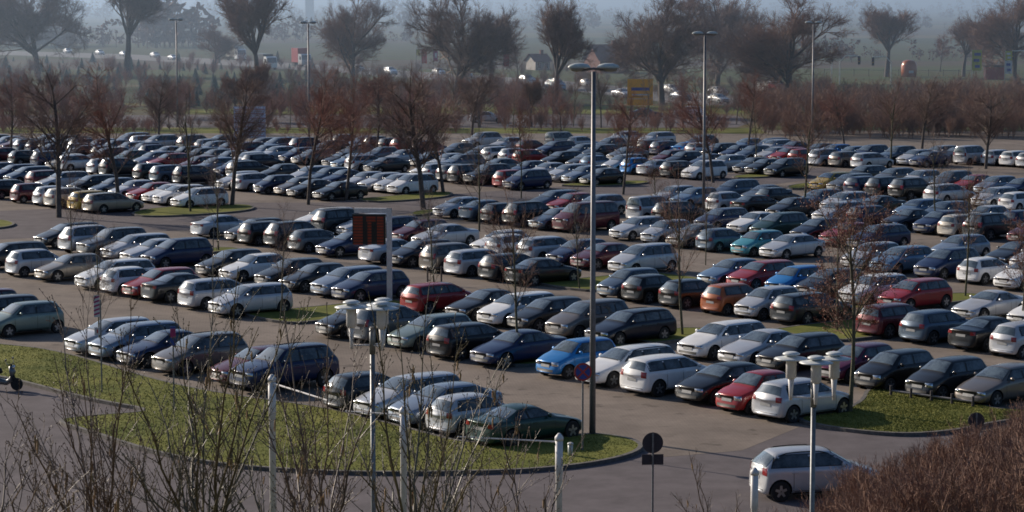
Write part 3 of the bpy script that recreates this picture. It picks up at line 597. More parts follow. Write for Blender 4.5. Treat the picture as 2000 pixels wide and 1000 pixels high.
# rows: name -> (label phrase, [(x_left, y_top, kind, colour, facing)])   facing F: nose to the lower left, R: tail to the lower left
ROWS = [
('A', 'front row beside the lawn', [(-205,552,'sedan','dark grey','F'),(-147,566,'wagon','purple red','F'),(-92,579,'hatch','black','F'),(-36,590,'small','pale green','F'),
 (122,621,'hatch','silver','F'),(162,633,'hatch','silver blue','F'),(224,647,'sedan','dark blue','F'),(291,652,'tall','brown grey','F'),(392,670,'hatch','dark red','F'),(434,668,'suv','dark blue','F'),
 (617,717,'hatch','dark grey','R'),(676,724,'wagon','silver','F'),(740,746,'sedan','silver blue','F'),(815,766,'hatch','silver','R'),(906,787,'coupe','dark green','R')]),
('B', 'second row', [(-60,474,'wagon','dark grey','F'),(8,482,'small','silver','R'),(62,490,'hatch','beige','F'),(140,506,'wagon','white','F'),(190,516,'hatch','white','R'),(232,519,'hatch','red','F'),(272,529,'sedan','dark grey','R'),
 (343,539,'wagon','silver','R'),(408,556,'hatch','silver','F'),(612,601,'hatch','black','F'),(672,596,'mpv','grey','R'),(752,613,'hatch','pale green','F'),(832,632,'hatch','black','R'),(915,643,'sedan','dark blue','F'),
 (1038,656,'small','blue','F'),(1121,669,'wagon','white','F'),(1207,689,'hatch','white','R'),(1305,703,'sedan','black','F'),(1397,716,'bubble','red','F'),(1457,732,'hatch','silver','R')]),
('C', 'third row', [(62,424,'wagon','dark grey','F'),(107,440,'suv','silver','R'),(147,447,'suv','grey','F'),(188,452,'wagon','silver','F'),(233,461,'sedan','silver','F'),(271,463,'mpv','dark blue','F'),(375,486,'hatch','dark grey','F'),(420,493,'hatch','white','F'),
 (490,504,'hatch','black','F'),(540,512,'hatch','dark grey','F'),(602,519,'hatch','silver blue','F'),(647,529,'hatch','dark blue','F'),(781,556,'hatch','red','R'),(860,571,'sedan','black','F'),(928,576,'hatch','white','F'),(985,579,'hatch','dark grey','F'),(1062,588,'mpv','brown grey','F'),(1137,607,'wagon','navy','F'),
 (1312,626,'wagon','white','F'),(1394,638,'sedan','silver','F'),(1465,643,'hatch','black','F'),(1575,665,'hatch','purple red','F'),(1664,682,'small','black','F'),(1767,689,'small','dark grey','F'),(1857,695,'hatch','brown grey','F')]),
('D', 'fourth row', [(366,414,'sedan','silver','R'),(432,421,'hatch','black','F'),(460,427,'hatch','black','R'),(508,433,'suv','dark grey','R'),(558,440,'hatch','grey','R'),(612,452,'sedan','dark blue','F'),(693,469,'sedan','silver','R'),(755,461,'hatch','navy','F'),(814,471,'mpv','brown grey','R'),(863,486,'wagon','silver','R'),
 (930,492,'hatch','dark grey','R'),(981,503,'sedan','black','R'),(1163,520,'small','grey blue','F'),(1200,532,'hatch','black','R'),(1281,539,'hatch','black','R'),(1364,549,'small','orange','R'),(1429,557,'small','silver','F'),(1496,567,'wagon','dark grey','R'),(1667,586,'hatch','dark red','R'),(1750,598,'hatch','grey blue','R'),(1845,610,'sedan','black','R'),(1928,622,'small','silver','R')]),
('E', 'fifth row', [(572,397,'wagon','white','F'),(605,409,'suv','dark grey','R'),(650,415,'hatch','silver','F'),(702,420,'hatch','dark blue','F'),(755,423,'hatch','dark red','F'),(800,436,'sedan','silver','F'),(910,443,'hatch','white','F'),(938,455,'hatch','white','R'),(1005,461,'wagon','silver','R'),(1060,466,'hatch','dark blue','F'),(1107,475,'sedan','dark red','F'),(1180,476,'mpv','silver','F'),
 (1356,504,'hatch','light blue','F'),(1416,506,'hatch','red','F'),(1490,516,'small','blue','F'),(1545,524,'hatch','dark grey','F'),(1634,533,'hatch','white','F'),(1712,541,'hatch','red','F'),(1853,562,'coupe','silver','F'),(1957,569,'hatch','white','F')]),
('F', 'sixth row', [(840,384,'sedan','silver','F'),(890,387,'sedan','grey blue','R'),(933,390,'hatch','black','R'),(976,391,'suv','black','R'),(1028,403,'hatch','grey blue','F'),(1072,387,'van','dark red','F'),(1184,421,'hatch','silver','F'),(1248,426,'small','silver','F'),(1293,436,'sedan','beige','F'),(1353,442,'hatch','grey blue','R'),(1425,448,'small','turquoise','F'),(1476,456,'sedan','silver','F'),
 (1637,467,'hatch','silver','F'),(1695,481,'hatch','light blue','F'),(1780,479,'mpv','dark blue','F'),(1861,493,'hatch','white','R'),(1935,510,'wagon','white','F')]),
('G', 'seventh row', [(1028,373,'hatch','grey blue','F'),(1056,377,'hatch','red','F'),(1112,380,'hatch','silver blue','F'),(1217,374,'minivan','silver','R'),(1270,384,'mpv','black','R'),(1350,405,'hatch','dark blue','F'),(1412,408,'sedan','white','F'),(1460,415,'mpv','dark green','F'),(1538,423,'hatch','navy','F'),(1592,431,'sedan','red','F'),(1650,434,'wagon','dark blue','F'),
 (1810,457,'hatch','silver blue','F'),(1918,468,'sedan','dark grey','F'),(1962,478,'hatch','silver','F')]),
('H', 'eighth row', [(1265,358,'hatch','silver','F'),(1302,362,'hatch','light blue','F'),(1376,371,'small','silver','R'),(1420,381,'sedan','black','R'),(1489,383,'hatch','dark grey','F'),(1583,392,'hatch','silver','F'),(1650,398,'hatch','dark blue','R'),(1713,405,'sedan','navy','F'),(1778,408,'hatch','dark blue','F'),(1829,415,'small','cream','R'),(1875,413,'suv','dark grey','R'),(1960,424,'hatch','dark red','F')]),
('I', 'ninth row', [(1385,347,'mpv','grey blue','F'),(1438,357,'sedan','grey','F'),(1470,363,'hatch','dark grey','R'),(1548,368,'hatch','grey blue','F'),(1600,372,'hatch','silver','F'),(1660,378,'sedan','black','F'),(1742,388,'hatch','light blue','F'),(1793,392,'hatch','grey blue','F'),(1867,397,'hatch','silver','F'),(1945,404,'hatch','dark blue','R')]),
('J', 'tenth row', [(1578,333,'hatch','yellow','F'),(1606,336,'wagon','grey','F'),(1646,341,'hatch','dark blue','R'),(1684,343,'mpv','dark grey','R'),(1729,346,'suv','black','R'),(1798,356,'wagon','silver','R'),(1895,360,'hatch','silver','F'),(1947,370,'hatch','white','R')]),
('K', 'eleventh row', [(1640,322,'wagon','dark grey','F'),(1700,326,'hatch','grey','F'),(1750,328,'hatch','silver','F'),(1810,332,'mpv','grey','F'),(1850,337,'hatch','red','F'),(1896,340,'hatch','silver blue','F'),(1945,346,'hatch','dark blue','F')]),
('L', 'left block front row', [(-90,340,'hatch','silver','R'),(-36,350,'wagon','black','R'),(17,355,'small','dark red','R'),(60,359,'small','silver','R'),(84,363,'hatch','cream','R'),(130,370,'hatch','yellow','R'),(158,373,'wagon','beige','R')]),
('LB', 'left block second row', [(-60,312,'hatch','grey','F'),(-20,317,'hatch','dark blue','F'),(5,323,'hatch','grey blue','F'),(47,333,'hatch','dark red','R'),(68,338,'wagon','silver','F'),(130,342,'hatch','dark grey','F'),(165,345,'hatch','grey blue','F'),(203,349,'hatch','silver','F'),(240,353,'hatch','red','F'),(253,352,'sedan','white','F'),(290,355,'hatch','white','F'),(331,364,'wagon','white','F')]),
('LC', 'left block third row', [(-80,280,'hatch','black','R'),(-35,284,'sedan','dark red','R'),(10,288,'hatch','dark grey','R'),(58,293,'mpv','dark blue','R'),(85,296,'hatch','cream','F'),(108,299,'hatch','silver','R'),(165,306,'hatch','silver','R'),(192,307,'mpv','dark grey','R'),(254,316,'hatch','dark grey','R'),(291,321,'hatch','grey blue','R'),(333,321,'mpv','navy','R'),(415,334,'hatch','silver','F'),(446,334,'wagon','silver','R'),(490,340,'small','dark blue','F'),(529,340,'hatch','brown grey','F'),(559,347,'sedan','dark grey','F'),(607,349,'sedan','dark grey','F')]),
('LD', 'row behind the left block', [(60,278,'sedan','dark blue','F'),(110,282,'hatch','dark grey','F'),(160,287,'wagon','black','F'),(208,290,'hatch','dark green','F'),(254,293,'wagon','silver blue','F'),(286,295,'hatch','red','F'),(340,302,'hatch','dark red','F'),(372,306,'hatch','silver blue','F'),(410,309,'hatch','dark blue','F'),(440,309,'wagon','black','R'),(499,317,'hatch','dark grey','F'),(560,322,'hatch','silver','F'),(592,321,'hatch','grey blue','F'),(622,327,'sedan','dark blue','F'),(662,332,'hatch','silver','F'),(694,336,'hatch','silver','F'),(714,336,'hatch','silver','F'),(744,340,'mpv','white','F')]),
('M', 'middle row with dark cars', [(340,262,'suv','grey','R'),(372,266,'hatch','silver','R'),(476,280,'hatch','silver blue','F'),(540,284,'hatch','dark blue','F'),(566,288,'wagon','grey','F'),(625,292,'sedan','dark grey','F'),(630,296,'hatch','light blue','F'),(668,300,'wagon','silver','R'),(704,306,'sedan','dark grey','F'),(797,312,'hatch','white','F'),(808,316,'wagon','silver','R'),(834,317,'hatch','grey','R'),(872,318,'mpv','black','R'),(900,318,'suv','dark grey','F'),(960,325,'small','red','R'),(979,329,'mpv','dark blue','F')]),
('N', 'middle row of mixed cars', [(560,266,'suv','dark blue','R'),(600,270,'wagon','black','F'),(650,276,'hatch','grey','F'),(700,284,'hatch','grey blue','F'),(742,292,'hatch','silver','F'),(796,293,'sedan','navy','F'),(828,297,'hatch','silver','F'),(845,299,'wagon','grey blue','F'),(926,309,'sedan','grey','F'),(985,310,'hatch','dark blue','F'),(1024,313,'sedan','silver','F'),(1066,317,'hatch','silver','F'),(1090,320,'wagon','silver blue','F'),(1127,325,'hatch','black','F')]),
('O', 'row with the high silver and white vans', [(760,264,'mpv','red','R'),(800,270,'hatch','dark blue','R'),(850,275,'hatch','brown grey','F'),(905,280,'hatch','dark grey','F'),(935,284,'hatch','silver','R'),(970,288,'small','silver','R'),(996,292,'small','red','R'),(1050,294,'wagon','black','F'),(1100,297,'hatch','dark grey','F'),(1123,299,'hatch','light blue','R'),(1172,298,'mpv','silver','F'),(1207,305,'small','blue','R'),(1239,309,'sedan','silver','R'),(1288,309,'hatch','black','R'),(1327,308,'mpv','white','F')]),
('P', 'row behind the white people carrier', [(900,254,'suv','silver','F'),(950,264,'hatch','silver','F'),(1000,270,'hatch','dark red','R'),(1040,274,'wagon','dark blue','F'),(1096,278,'hatch','grey blue','F'),(1130,282,'hatch','black','F'),(1180,284,'sedan','grey','F'),(1294,292,'hatch','navy','F'),(1338,297,'sedan','dark blue','F'),(1376,298,'hatch','silver','F'),(1424,303,'hatch','dark grey','F'),(1438,307,'sedan','black','F'),(1488,307,'mpv','black','F')]),
('Q', 'long far row', [(1060,258,'minivan','cream','R'),(1100,262,'hatch','silver','R'),(1150,268,'hatch','grey','F'),(1240,270,'hatch','dark grey','R'),(1262,272,'hatch','dark blue','R'),(1305,271,'sedan','blue','R'),(1325,271,'hatch','white','R'),(1360,276,'wagon','navy','F'),(1400,278,'hatch','dark blue','F'),(1425,280,'hatch','grey blue','F'),(1469,284,'sedan','silver','F'),(1497,287,'hatch','red','F'),(1534,286,'small','red','R'),(1574,289,'mpv','silver','R'),(1617,293,'hatch','brown grey','R'),(1658,297,'wagon','silver','R')]),
('S', 'farthest middle row', [(1180,262,'hatch','silver','F'),(1240,258,'wagon','silver','F'),(1330,262,'hatch','dark grey','F'),(1420,264,'hatch','light blue','F'),(1448,258,'wagon','dark blue','F'),(1475,268,'hatch','silver','F'),(1510,270,'sedan','dark red','F'),(1560,276,'hatch','navy','F'),(1590,279,'hatch','blue','F'),(1622,284,'hatch','light blue','F'),(1655,280,'mpv','dark blue','F'),(1706,285,'suv','grey blue','F'),(1740,289,'hatch','silver','F'),(1771,295,'sedan','dark blue','F')]),
('U', 'far row along the hedge', [(1791,280,'wagon','silver','F'),(1826,282,'hatch','navy','F'),(1861,286,'minivan','silver','R'),(1913,290,'hatch','silver','R'),(1945,291,'hatch','white','R'),(1982,296,'hatch','silver','R')]),
]
ROW_ORDER = []
ALLCARS = []
hs_off = 2.0
def half_extent(kind, th):  # leftmost reach of the body in X for heading angle th of the car axis
    P = T[kind]; return (P['L'] / 2 - .13) * abs(math.cos(th)) + (P['W'] / 2 - .06) * abs(math.sin(th))
TH = math.atan2(CARD.y, CARD.x)
for rid, phrase, cars in ROWS:
    est = []
    for (xl, yt, kind, colr, fc) in cars:
        P = T[kind]; base = G(xl, yt + hs_off, P['H'] - .01); Y = base.y
        # refine: leftmost corner sits half a width nearer/further than the centre
        cxw = (xl - 1000) / FPX * (Y - .6) * 1.0 + half_extent(kind, TH)
        c = Vector((cxw, Y, 0)); est.append((c.dot(CARD) - P['L'] / 2, c.dot(ROWD)))
    pl = np.polyfit([e[1] for e in est], [e[0] for e in est], 1) if len(est) > 6 else (0, np.median([e[0] for e in est]))
    rr = random.Random(hash(rid) % 1000 + 5) if False else random.Random(sum(map(ord, rid)) * 7)
    prev = None; placed = []
    for (xl, yt, kind, colr, fc), (p_, s_) in zip(cars, est):
        P = T[kind]; pm = pl[0] * s_ + pl[1]; p_ = lerp(p_, pm, .8)
        # solve s so that the left corner projects onto xl
        s = s_
        for _ in range(8):
            c = PS(p_ + P['L'] / 2, s); q = proj((c.x - half_extent(kind, TH), c.y - .6, .5))
            q2 = PS(p_ + P['L'] / 2, s + .1); q2 = proj((q2.x - half_extent(kind, TH), q2.y - .6, .5))
            s += .1 * (xl - q[0]) / (q2[0] - q[0])
        mn = 0 if prev is None else (prev[1] + P['W']) / 2 + .32
        if prev is not None and s - prev[0] < mn: s = prev[0] + mn
        prev = (s, P['W']); placed.append([p_, s, kind, colr, fc])
    ROW_ORDER.append((rid, phrase, placed))
print('ROWP', [(r[0], round(float(np.mean([c[0] for c in r[2]])), 1)) for r in ROW_ORDER])
flatc = []
for rid, phrase, placed in ROW_ORDER:
    rr = random.Random(sum(map(ord, rid)) * 13)
    for i, (p_, s, kind, colr, fc) in enumerate(placed):
        c = PS(p_ + T[kind]['L'] / 2 + rr.uniform(-.12, .12), s); th = TH + rr.uniform(-.025, .025)
        if fc == 'F': th += math.pi
        flatc.append(dict(row=rid, phrase=phrase, i=i, n=len(placed), kind=kind, col=colr, fc=fc, c=c, th=th))
# fill the empty stalls at the far back with more cars, those come last
vis = [c for c in flatc]
flatc.sort(key=lambda c: c['c'].y)
print('CARS', len(flatc))
byrow = {r[0]: r[2] for r in ROW_ORDER}
def an(s): return ('an ' if s[0] in 'aeiou' else 'a ') + s
def desc(c): return c[3] + ' ' + KINDNAME[c[2]]
def ordinal(n):
    o = ['first', 'second', 'third', 'fourth', 'fifth', 'sixth', 'seventh', 'eighth', 'ninth', 'tenth', 'eleventh', 'twelfth', 'thirteenth', 'fourteenth', 'fifteenth', 'sixteenth', 'seventeenth', 'eighteenth', 'nineteenth', 'twentieth', 'twenty-first', 'twenty-second', 'twenty-third', 'twenty-fourth', 'twenty-fifth', 'twenty-sixth', 'twenty-seventh', 'twenty-eighth']
    return o[n - 1]
used = {}
def label_for(c):
    row = byrow[c['row']]; i = c['i']; me = c['col'] + ' ' + KINDNAME[c['kind']]; end = 'nose' if c['fc'] == 'F' else 'tail'
    short = {'high-roofed van': 'high van', 'people carrier': 'people carrier', 'small hatchback': 'small car', 'rounded small car': 'small car', 'estate car': 'estate', 'off-road car': 'off-roader'}
    def d2(q): k = KINDNAME[q[2]]; return q[3] + ' ' + short.get(k, k)
    opts = []
    if 0 < i < len(row) - 1: opts.append(f"{me} in {c['phrase']}, between {d2(row[i-1])} and {d2(row[i+1])}")
    if i < len(row) - 1: opts.append(f"{me} in {c['phrase']}, left of {an(d2(row[i+1]))}")
    if i > 0: opts.append(f"{me} in {c['phrase']}, right of {an(d2(row[i-1]))}")
    opts.append(f"{me} parked {end} first in {c['phrase']}, {ordinal(i+1)} car in view")
    opts.append(f"{me} in {c['phrase']}, {ordinal(i+1)} car in view")
    for o in opts:
        if len(o.split()) <= 16 and o not in used: used[o] = 1; return o
    return opts[-1]
# off-frame test: leave out cars wholly outside the picture
def inview(c):
    x, y = proj((c['c'].x, c['c'].y, .7)); wpx = 2.6 * FPX / c['c'].y
    return -wpx < x < 2000 + wpx
flatc = [c for c in flatc if inview(c)]
vis_i = {}
for c in flatc: vis_i.setdefault(c['row'], []).append(c)
for k, v in vis_i.items():
    v.sort(key=lambda c: proj(c['c'])[0])
    byrow[k] = [(0, 0, c['kind'], c['col']) for c in v]
    for j, c in enumerate(v): c['i'] = j
V2 = {'hatch': ('hatch', 'hatch_b', 'hatch_c'), 'wagon': ('wagon', 'wagon_b'), 'sedan': ('sedan', 'sedan_b')}
rv = random.Random(12)
for c in flatc: c['mesh'] = rv.choice(V2.get(c['kind'], (c['kind'],)))
stuffcars = []
for k, c in enumerate(flatc):
    lod = 0 if k < 85 else (1 if k < 215 else 2)
    if k >= 298: stuffcars.append(c); continue
    o = build_car(c['mesh'], c['col'], (c['c'].x, c['c'].y, .008), c['th'], lod)
    tag(o, label_for(c), 'van' if c['kind'] in ('van', 'minivan') else 'car', 'cars parked in rows on the car park')
print('STUFFCARS', len(stuffcars))
# more distant cars in the unlisted back rows: one mass
def far_mass():
    rnd = random.Random(5); items = [(c['mesh'], c['col'], c['c'], c['th']) for c in stuffcars]
    taken = [c['c'] for c in flatc]
    cols = ['dark grey', 'black', 'dark blue', 'silver', 'grey', 'navy', 'grey blue', 'silver', 'dark red', 'white', 'silver blue', 'black']
    for p_ in (113.8, 118.6, 125.5, 132.5, 143, 150.5, 163, 171):
        s = -230
        while s < 80:
            s += rnd.uniform(2.45, 2.9); c = PS(p_ + 2.1, s); x, y = proj((c.x, c.y, 1.4))
            if not (-30 < x < 2030) or y > 300 or y < 262 + (8 if x > 1500 else 0): continue
            if x > 1560: continue
            if rnd.random() < .12 or any((c - t).length < 4.4 and abs((c - t).dot(ROWD)) < 2.2 for t in taken): continue
            k = rnd.choice(['hatch', 'hatch', 'wagon', 'sedan', 'mpv', 'small']); items.append((k, rnd.choice(cols), c, TH + rnd.uniform(-.03, .03) + (math.pi if rnd.random() < .6 else 0))); taken.append(c)
    print('MASS', len(items))
    mats = list(PM.values()); names = list(PM.keys()); extra = [M['trim'], M['arch'], M['glass'], M['lamp'], M['tail'], M['plate'], M['tyre'], M['rim'], M['screen']]
    V = []; F = []; MI = []; off = 0; cache = {}
    for k, colr, c, th in items:
        if k not in cache:
            me = proto(k)['far']; co = np.empty(len(me.vertices) * 3); me.vertices.foreach_get('co', co)
            cache[k] = (co.reshape(-1, 3), [tuple(p.vertices) for p in me.polygons], [p.material_index for p in me.polygons])
        co, fs, mi = cache[k]; cr, sr = math.cos(th), math.sin(th)
        q = co @ np.array([[cr, sr, 0], [-sr, cr, 0], [0, 0, 1]]) + np.array([c.x, c.y, .008]); V.append(q)
        F += [tuple(i + off for i in f) for f in fs]; MI += [names.index(colr) if m == 0 else len(names) + m - 1 for m in mi]; off += len(co)
    me = bpy.data.meshes.new('far_cars'); me.from_pydata(np.concatenate(V).tolist(), [], F)
    for m_ in mats + extra: me.materials.append(m_)
    me.polygons.foreach_set('material_index', MI); me.shade_smooth(); me.update()
    tag(link('distant_parked_cars', me), 'mass of small parked cars at the far back of the car park', 'cars', kind='stuff')
far_mass()
# the moving car at the front right and traffic on the far roads
def traffic(px, py, kind, colr, head, label, name='car', lod=2):
    g = G(px, py); o = build_car(kind, colr, (g.x, g.y, .012), R(head), lod, name); tag(o, label, 'car' if kind not in ('van', 'minivan') else 'van'); return o
T['rounded'] = dict(T['tall'], L=4.1, H=1.53, rend=3.55, back=(4.0, 1.05), head=1.72, cowl=(1.02, 1.02), nw=2)
traffic(1590, 966, 'rounded', 'silver', 14, 'silver hatchback with black roof rails driving out behind the brown shrubs', 'moving_car', 0)
TR = [(952,240,'wagon','silver',-5,'silver estate car with glinting tail on the near far road, left of the big tree'),(1262,232,'sedan','navy',-4,'dark car under the amber direction sign on the far road'),(1345,228,'hatch','white',170,'white car just right of the amber direction sign on the road'),
 (132,104,'hatch','white',-61,'leftmost white car glinting on the main road'),(195,107,'hatch','white',-61,'white car glinting between the two large left trees'),(243,110,'hatch','silver',-61,'silver car half hidden by the second large left tree'),(303,112,'hatch','white',-61,'white car glinting left of the distant street lamp'),(338,117,'sedan','silver',-61,'silver car beside the distant street lamp on the main road'),
 (700,140,'small','white',-61,'small white car beside the trunk right of the red lorry'),(762,146,'mpv','white',-61,'white people carrier in the middle of the main road'),(857,147,'small','white',-61,'small white car left of the wide bare tree on the main road'),(908,151,'hatch','white',-61,'white car right of the wide bare tree on the main road'),(1030,163,'mpv','silver',-61,'silver people carrier left of the dividing tree trunk'),
 (1085,176,'van','light blue',-61,'light blue van behind the tree trunk on the main road'),(1147,170,'hatch','white',-61,'white car just left of the tall near street lamp head'),(1215,190,'sedan','silver',-61,'silver car left of the amber direction sign'),(1312,182,'hatch','white',-61,'white car right of the amber direction sign, on the main road'),(1330,196,'hatch','silver blue',-61,'silver blue car behind the white one by the amber sign'),
 (1402,186,'hatch','white',-61,'white car just right of the second tall street lamp'),(1404,202,'hatch','silver',-61,'silver car low behind the second tall street lamp'),(1468,205,'sedan','silver',-61,'silver car left of the white and red van'),(1550,199,'hatch','white',-61,'white car beside the trunk of the dense dark tree')]
for a in TR: traffic(*a)
def lorry(px, py, Lb, Hb, colr, cabc, head, label):
    g = G(px, py); o = empty('lorry', (g.x, g.y, .012), R(head)); hw = 1.2
    m = MB(); m.box((0, 0, 1.0 + Hb / 2), (Lb, hw * 2, Hb)); m.box((0, 0, 1.0 + Hb + .03), (Lb + .05, hw * 2 + .05, .06)); m.obj('cargo_box', PM[colr], o)
    c = MB(); x0 = Lb / 2 + .15
    pr = [(x0, .5), (x0 + 1.9, .5), (x0 + 2.0, 1.5), (x0 + 1.75, 2.75), (x0 + 1.3, 2.95), (x0, 2.95)]; k = len(pr)
    c.add([(x, y, z) for y in (-hw, hw) for x, z in pr], [tuple(range(k)), tuple(range(k, 2 * k))[::-1]] + [(i, (i + 1) % k + 0, k + (i + 1) % k, k + i)[::-1] for i in range(k)]); c.obj('cab', PM[cabc], o)
    gl = MB(); gl.add([(x0 + 2.0 + .01, -hw + .1, 1.6), (x0 + 2.01, hw - .1, 1.6), (x0 + 1.78, hw - .15, 2.68), (x0 + 1.78, -hw + .15, 2.68)], [(0, 1, 2, 3)])
    for sd in (-1, 1): gl.add([(x0 + .6, sd * (hw + .01), 1.6), (x0 + 1.8, sd * (hw + .01), 1.6), (x0 + 1.6, sd * (hw + .01), 2.4), (x0 + .6, sd * (hw + .01), 2.4)], [(0, 1, 2, 3)])
    gl.obj('cab_window', M['glass'], o)
    ch = MB(); ch.box((.6, 0, .85), (Lb + 1, 1.0, .22)); ch.obj('chassis', M['trim'], o)
    for ax in (x0 + 1.1, -Lb / 2 + 1.2):
        for sd in (-1, 1):
            w_ = MB(); w_.lathe([(.3, -.15), (.48, -.15), (.5, -.1), (.5, .1), (.48, .15), (.3, .15)], (ax, sd * (hw - .18), .5), 16, 0, 'y'); w_.obj('wheel', M['tyre'], o)
    tag(o, label, 'lorry')
lorry(585, 130, 3.6, 3.2, 'red', 'silver', -61, 'red box lorry on the main road beside the street lamp')
lorry(458, 118, 5.4, 3.0, 'cream', 'white', -61, 'cream box lorry on the main road behind the bare tree')
lorry(515, 136, 5.0, 2.4, 'dark grey', 'white', -61, 'grey and white lorry low behind the bare tree trunk')
lorry(1500, 202, 3.2, 2.2, 'white', 'red', -61, 'white van body lorry with red cab by the dark tree')
# scooter at the left edge
def scooter():
    g = G(4, 762, 0); o = empty('scooter', (g.x, g.y, .012), R(-12)); r = .25
    for x, nm in ((.62, 'wheel'), (-.6, 'wheel')):
        m = MB(); m.lathe([(r * .6, -.05), (r * .95, -.055), (r, -.03), (r, .03), (r * .95, .055), (r * .6, .05)], (x, 0, r), 20, 0, 'y'); m.obj(nm, M['tyre'], o)
    m = MB(); m.tube([(-.62, 0, .55), (-.3, 0, .52), (-.12, 0, .34), (.2, 0, .30), (.40, 0, .42), (.46, 0, .72), (.40, 0, .95)], [.13, .17, .13, .12, .12, .14, .09], 8); m.obj('body', PM['grey'], o, True)
    m = MB(); m.tube([(-.72, 0, .74), (-.4, 0, .80), (-.05, 0, .74), (.02, 0, .68)], [.06, .13, .12, .05], 8); m.obj('seat', M['trim'], o, True)
    m = MB(); m.tube([(.62, 0, .25), (.50, 0, .62), (.40, 0, 1.0)], .035, 6); m.tube([(.36, -.33, 1.04), (.42, 0, 1.02), (.36, .33, 1.04)], .02, 6); m.obj('handlebar', M['trim'], o)
    m = MB(); m.lathe([(.03, -.1), (.08, 0), (.05, .1)], (.50, 0, .90), 10, 0, 'z'); m.obj('headlight', M['lamp'], o, True)
    for sd in (-1, 1):
        m = MB(); m.tube([(.38, sd * .3, 1.04), (.33, sd * .34, 1.18)], .008, 4); m.box((.33, sd * .34, 1.22), (.03, .12, .08)); m.obj('mirror', M['chrome'], o)
    tag(o, 'grey scooter with black wheels parked on the road at the left edge', 'scooter')
scooter()
# ------------------------------------------------------------------ street lamps, signs, posts
def street_lamp(px, py, H=12.9, label='', rz=0, r=.13):
    g = G(px, py); o = empty('street_lamp', (g.x, g.y, 0), rz)
    m = MB(); m.tube([(0, 0, 0), (0, 0, H * .35), (0, 0, H - .15)], [r * .9, r * .75, r * .55], 12); m.obj('pole', M['lamp_metal'], o, True)
    m = MB(); m.tube([(-.45, 0, H - .12), (0, 0, H - .05), (.45, 0, H - .12)], .045, 6); m.obj('cross_arm', M['lamp_metal'], o)
    for sd in (-1, 1):
        for dy in ((0,) if sd < 0 else (0,)):
            h = MB(); cx_ = sd * .50; prof = []
            n = 12; rings = [(-1, .18), (-.8, .7), (-.3, 1), (.4, .95), (.85, .6), (1, .15)]
            vs = []
            for t, k in rings:
                for j in range(n):
                    a = 2 * math.pi * j / n; z = math.sin(a); z = z * .16 if z > 0 else z * .02
                    vs.append((cx_ + sd * t * .39, math.cos(a) * .17 * k + dy, H - .02 + z * k))
            fs = [(i * n + j, i * n + (j + 1) % n, (i + 1) * n + (j + 1) % n, (i + 1) * n + j) for i in range(5) for j in range(n)] + [tuple(range(n)), tuple(5 * n + j for j in range(n))]
            h.add(vs, fs); ho = h.obj('lamp_head', M['lamp_head'], o, True)
            d = MB(); d.lathe([(.02, -.13), (.12, -.11), (.17, -.03), (.17, 0)], (0, 0, 0), 12); d.v = [(cx_ + sd * .08 + v[0] * 1.5, v[1], H - .03 + v[2]) for v in d.v]; d.obj('diffuser', M['diffuser'], ho, True)
    g_ = MB(); g_.box((.30, 0, H + .02), (.16, .14, .12)); g_.obj('joint_cap', M['lamp_head'], o)
    tag(o, label, 'street lamp', 'tall double-headed car park street lamps')
street_lamp(1157, 853, 12.9, 'nearest tall street lamp with two grey oval heads, by the green coupe')
street_lamp(1374, 427, 12.9, 'tall street lamp behind the dark and blue cars, second nearest', .05)
street_lamp(1586, 288, 12.9, 'tall street lamp in front of the dense dark tree', -.1)
street_lamp(604, 286, 12.9, 'tall street lamp beside the red lorry', .1)
street_lamp(347, 248, 12.9, 'tall street lamp at left in front of the hazy woods', .05)
def cluster_lamp(px, ytop, Y, offs, label, sc=1.0):
    top = at_dist(px, ytop, Y); zb = bank(top.x, Y); o = empty('cluster_lamp', (top.x, Y, zb)); H = top.z - zb
    m = MB(); m.tube([(0, 0, 0), (0, 0, H - .75)], .042, 10); m.tube([(0, 0, H - .8), (0, 0, H - .35)], [.052, .05], 10); m.obj('pole', M['galv'], o, True)
    for (dx, dy) in offs:
        a = MB(); zc = H - .95 + .30
        a.tube([(0, 0, zc), (dx * .9, dy * .9, zc)], .018, 5); a.tube([(dx, dy, zc - .06), (dx, dy, zc + .10), (dx, dy, H - .33)], [.028, .035, .055], 8); arm = a.obj('arm', M['whitepost'], o, True)
        b = MB(); b.lathe([(.045, -.36), (.075, -.335), (.088, -.33), (.088, -.05), (.09, -.03)], (dx, dy, H), 16); b.obj('lamp_body', M['whitepost'], o, True)
        d = MB(); d.lathe([(.10, -.035), (.275, -.018), (.285, -.006), (.22, .008), (.12, .03)], (dx, dy, H), 24); d.lathe([(.09, .03), (.09, .055), (.145, .062), (.145, .078), (.10, .10), (.06, .108)], (dx, dy, H), 20); d.obj('shade', M['shade'], o, True)
    tag(o, label, 'street lamp')
cluster_lamp(1590, 702, 40, [(-.36, .16), (.36, .16), (0, -.30)], 'three pale disc lamps clustered on one grey post in front of the silver hatchback')
cluster_lamp(727, 598, 40, [(-.34, -.05), (.17, -.22), (.17, .26)], 'three pale disc lamps clustered on one post among the bare twigs')
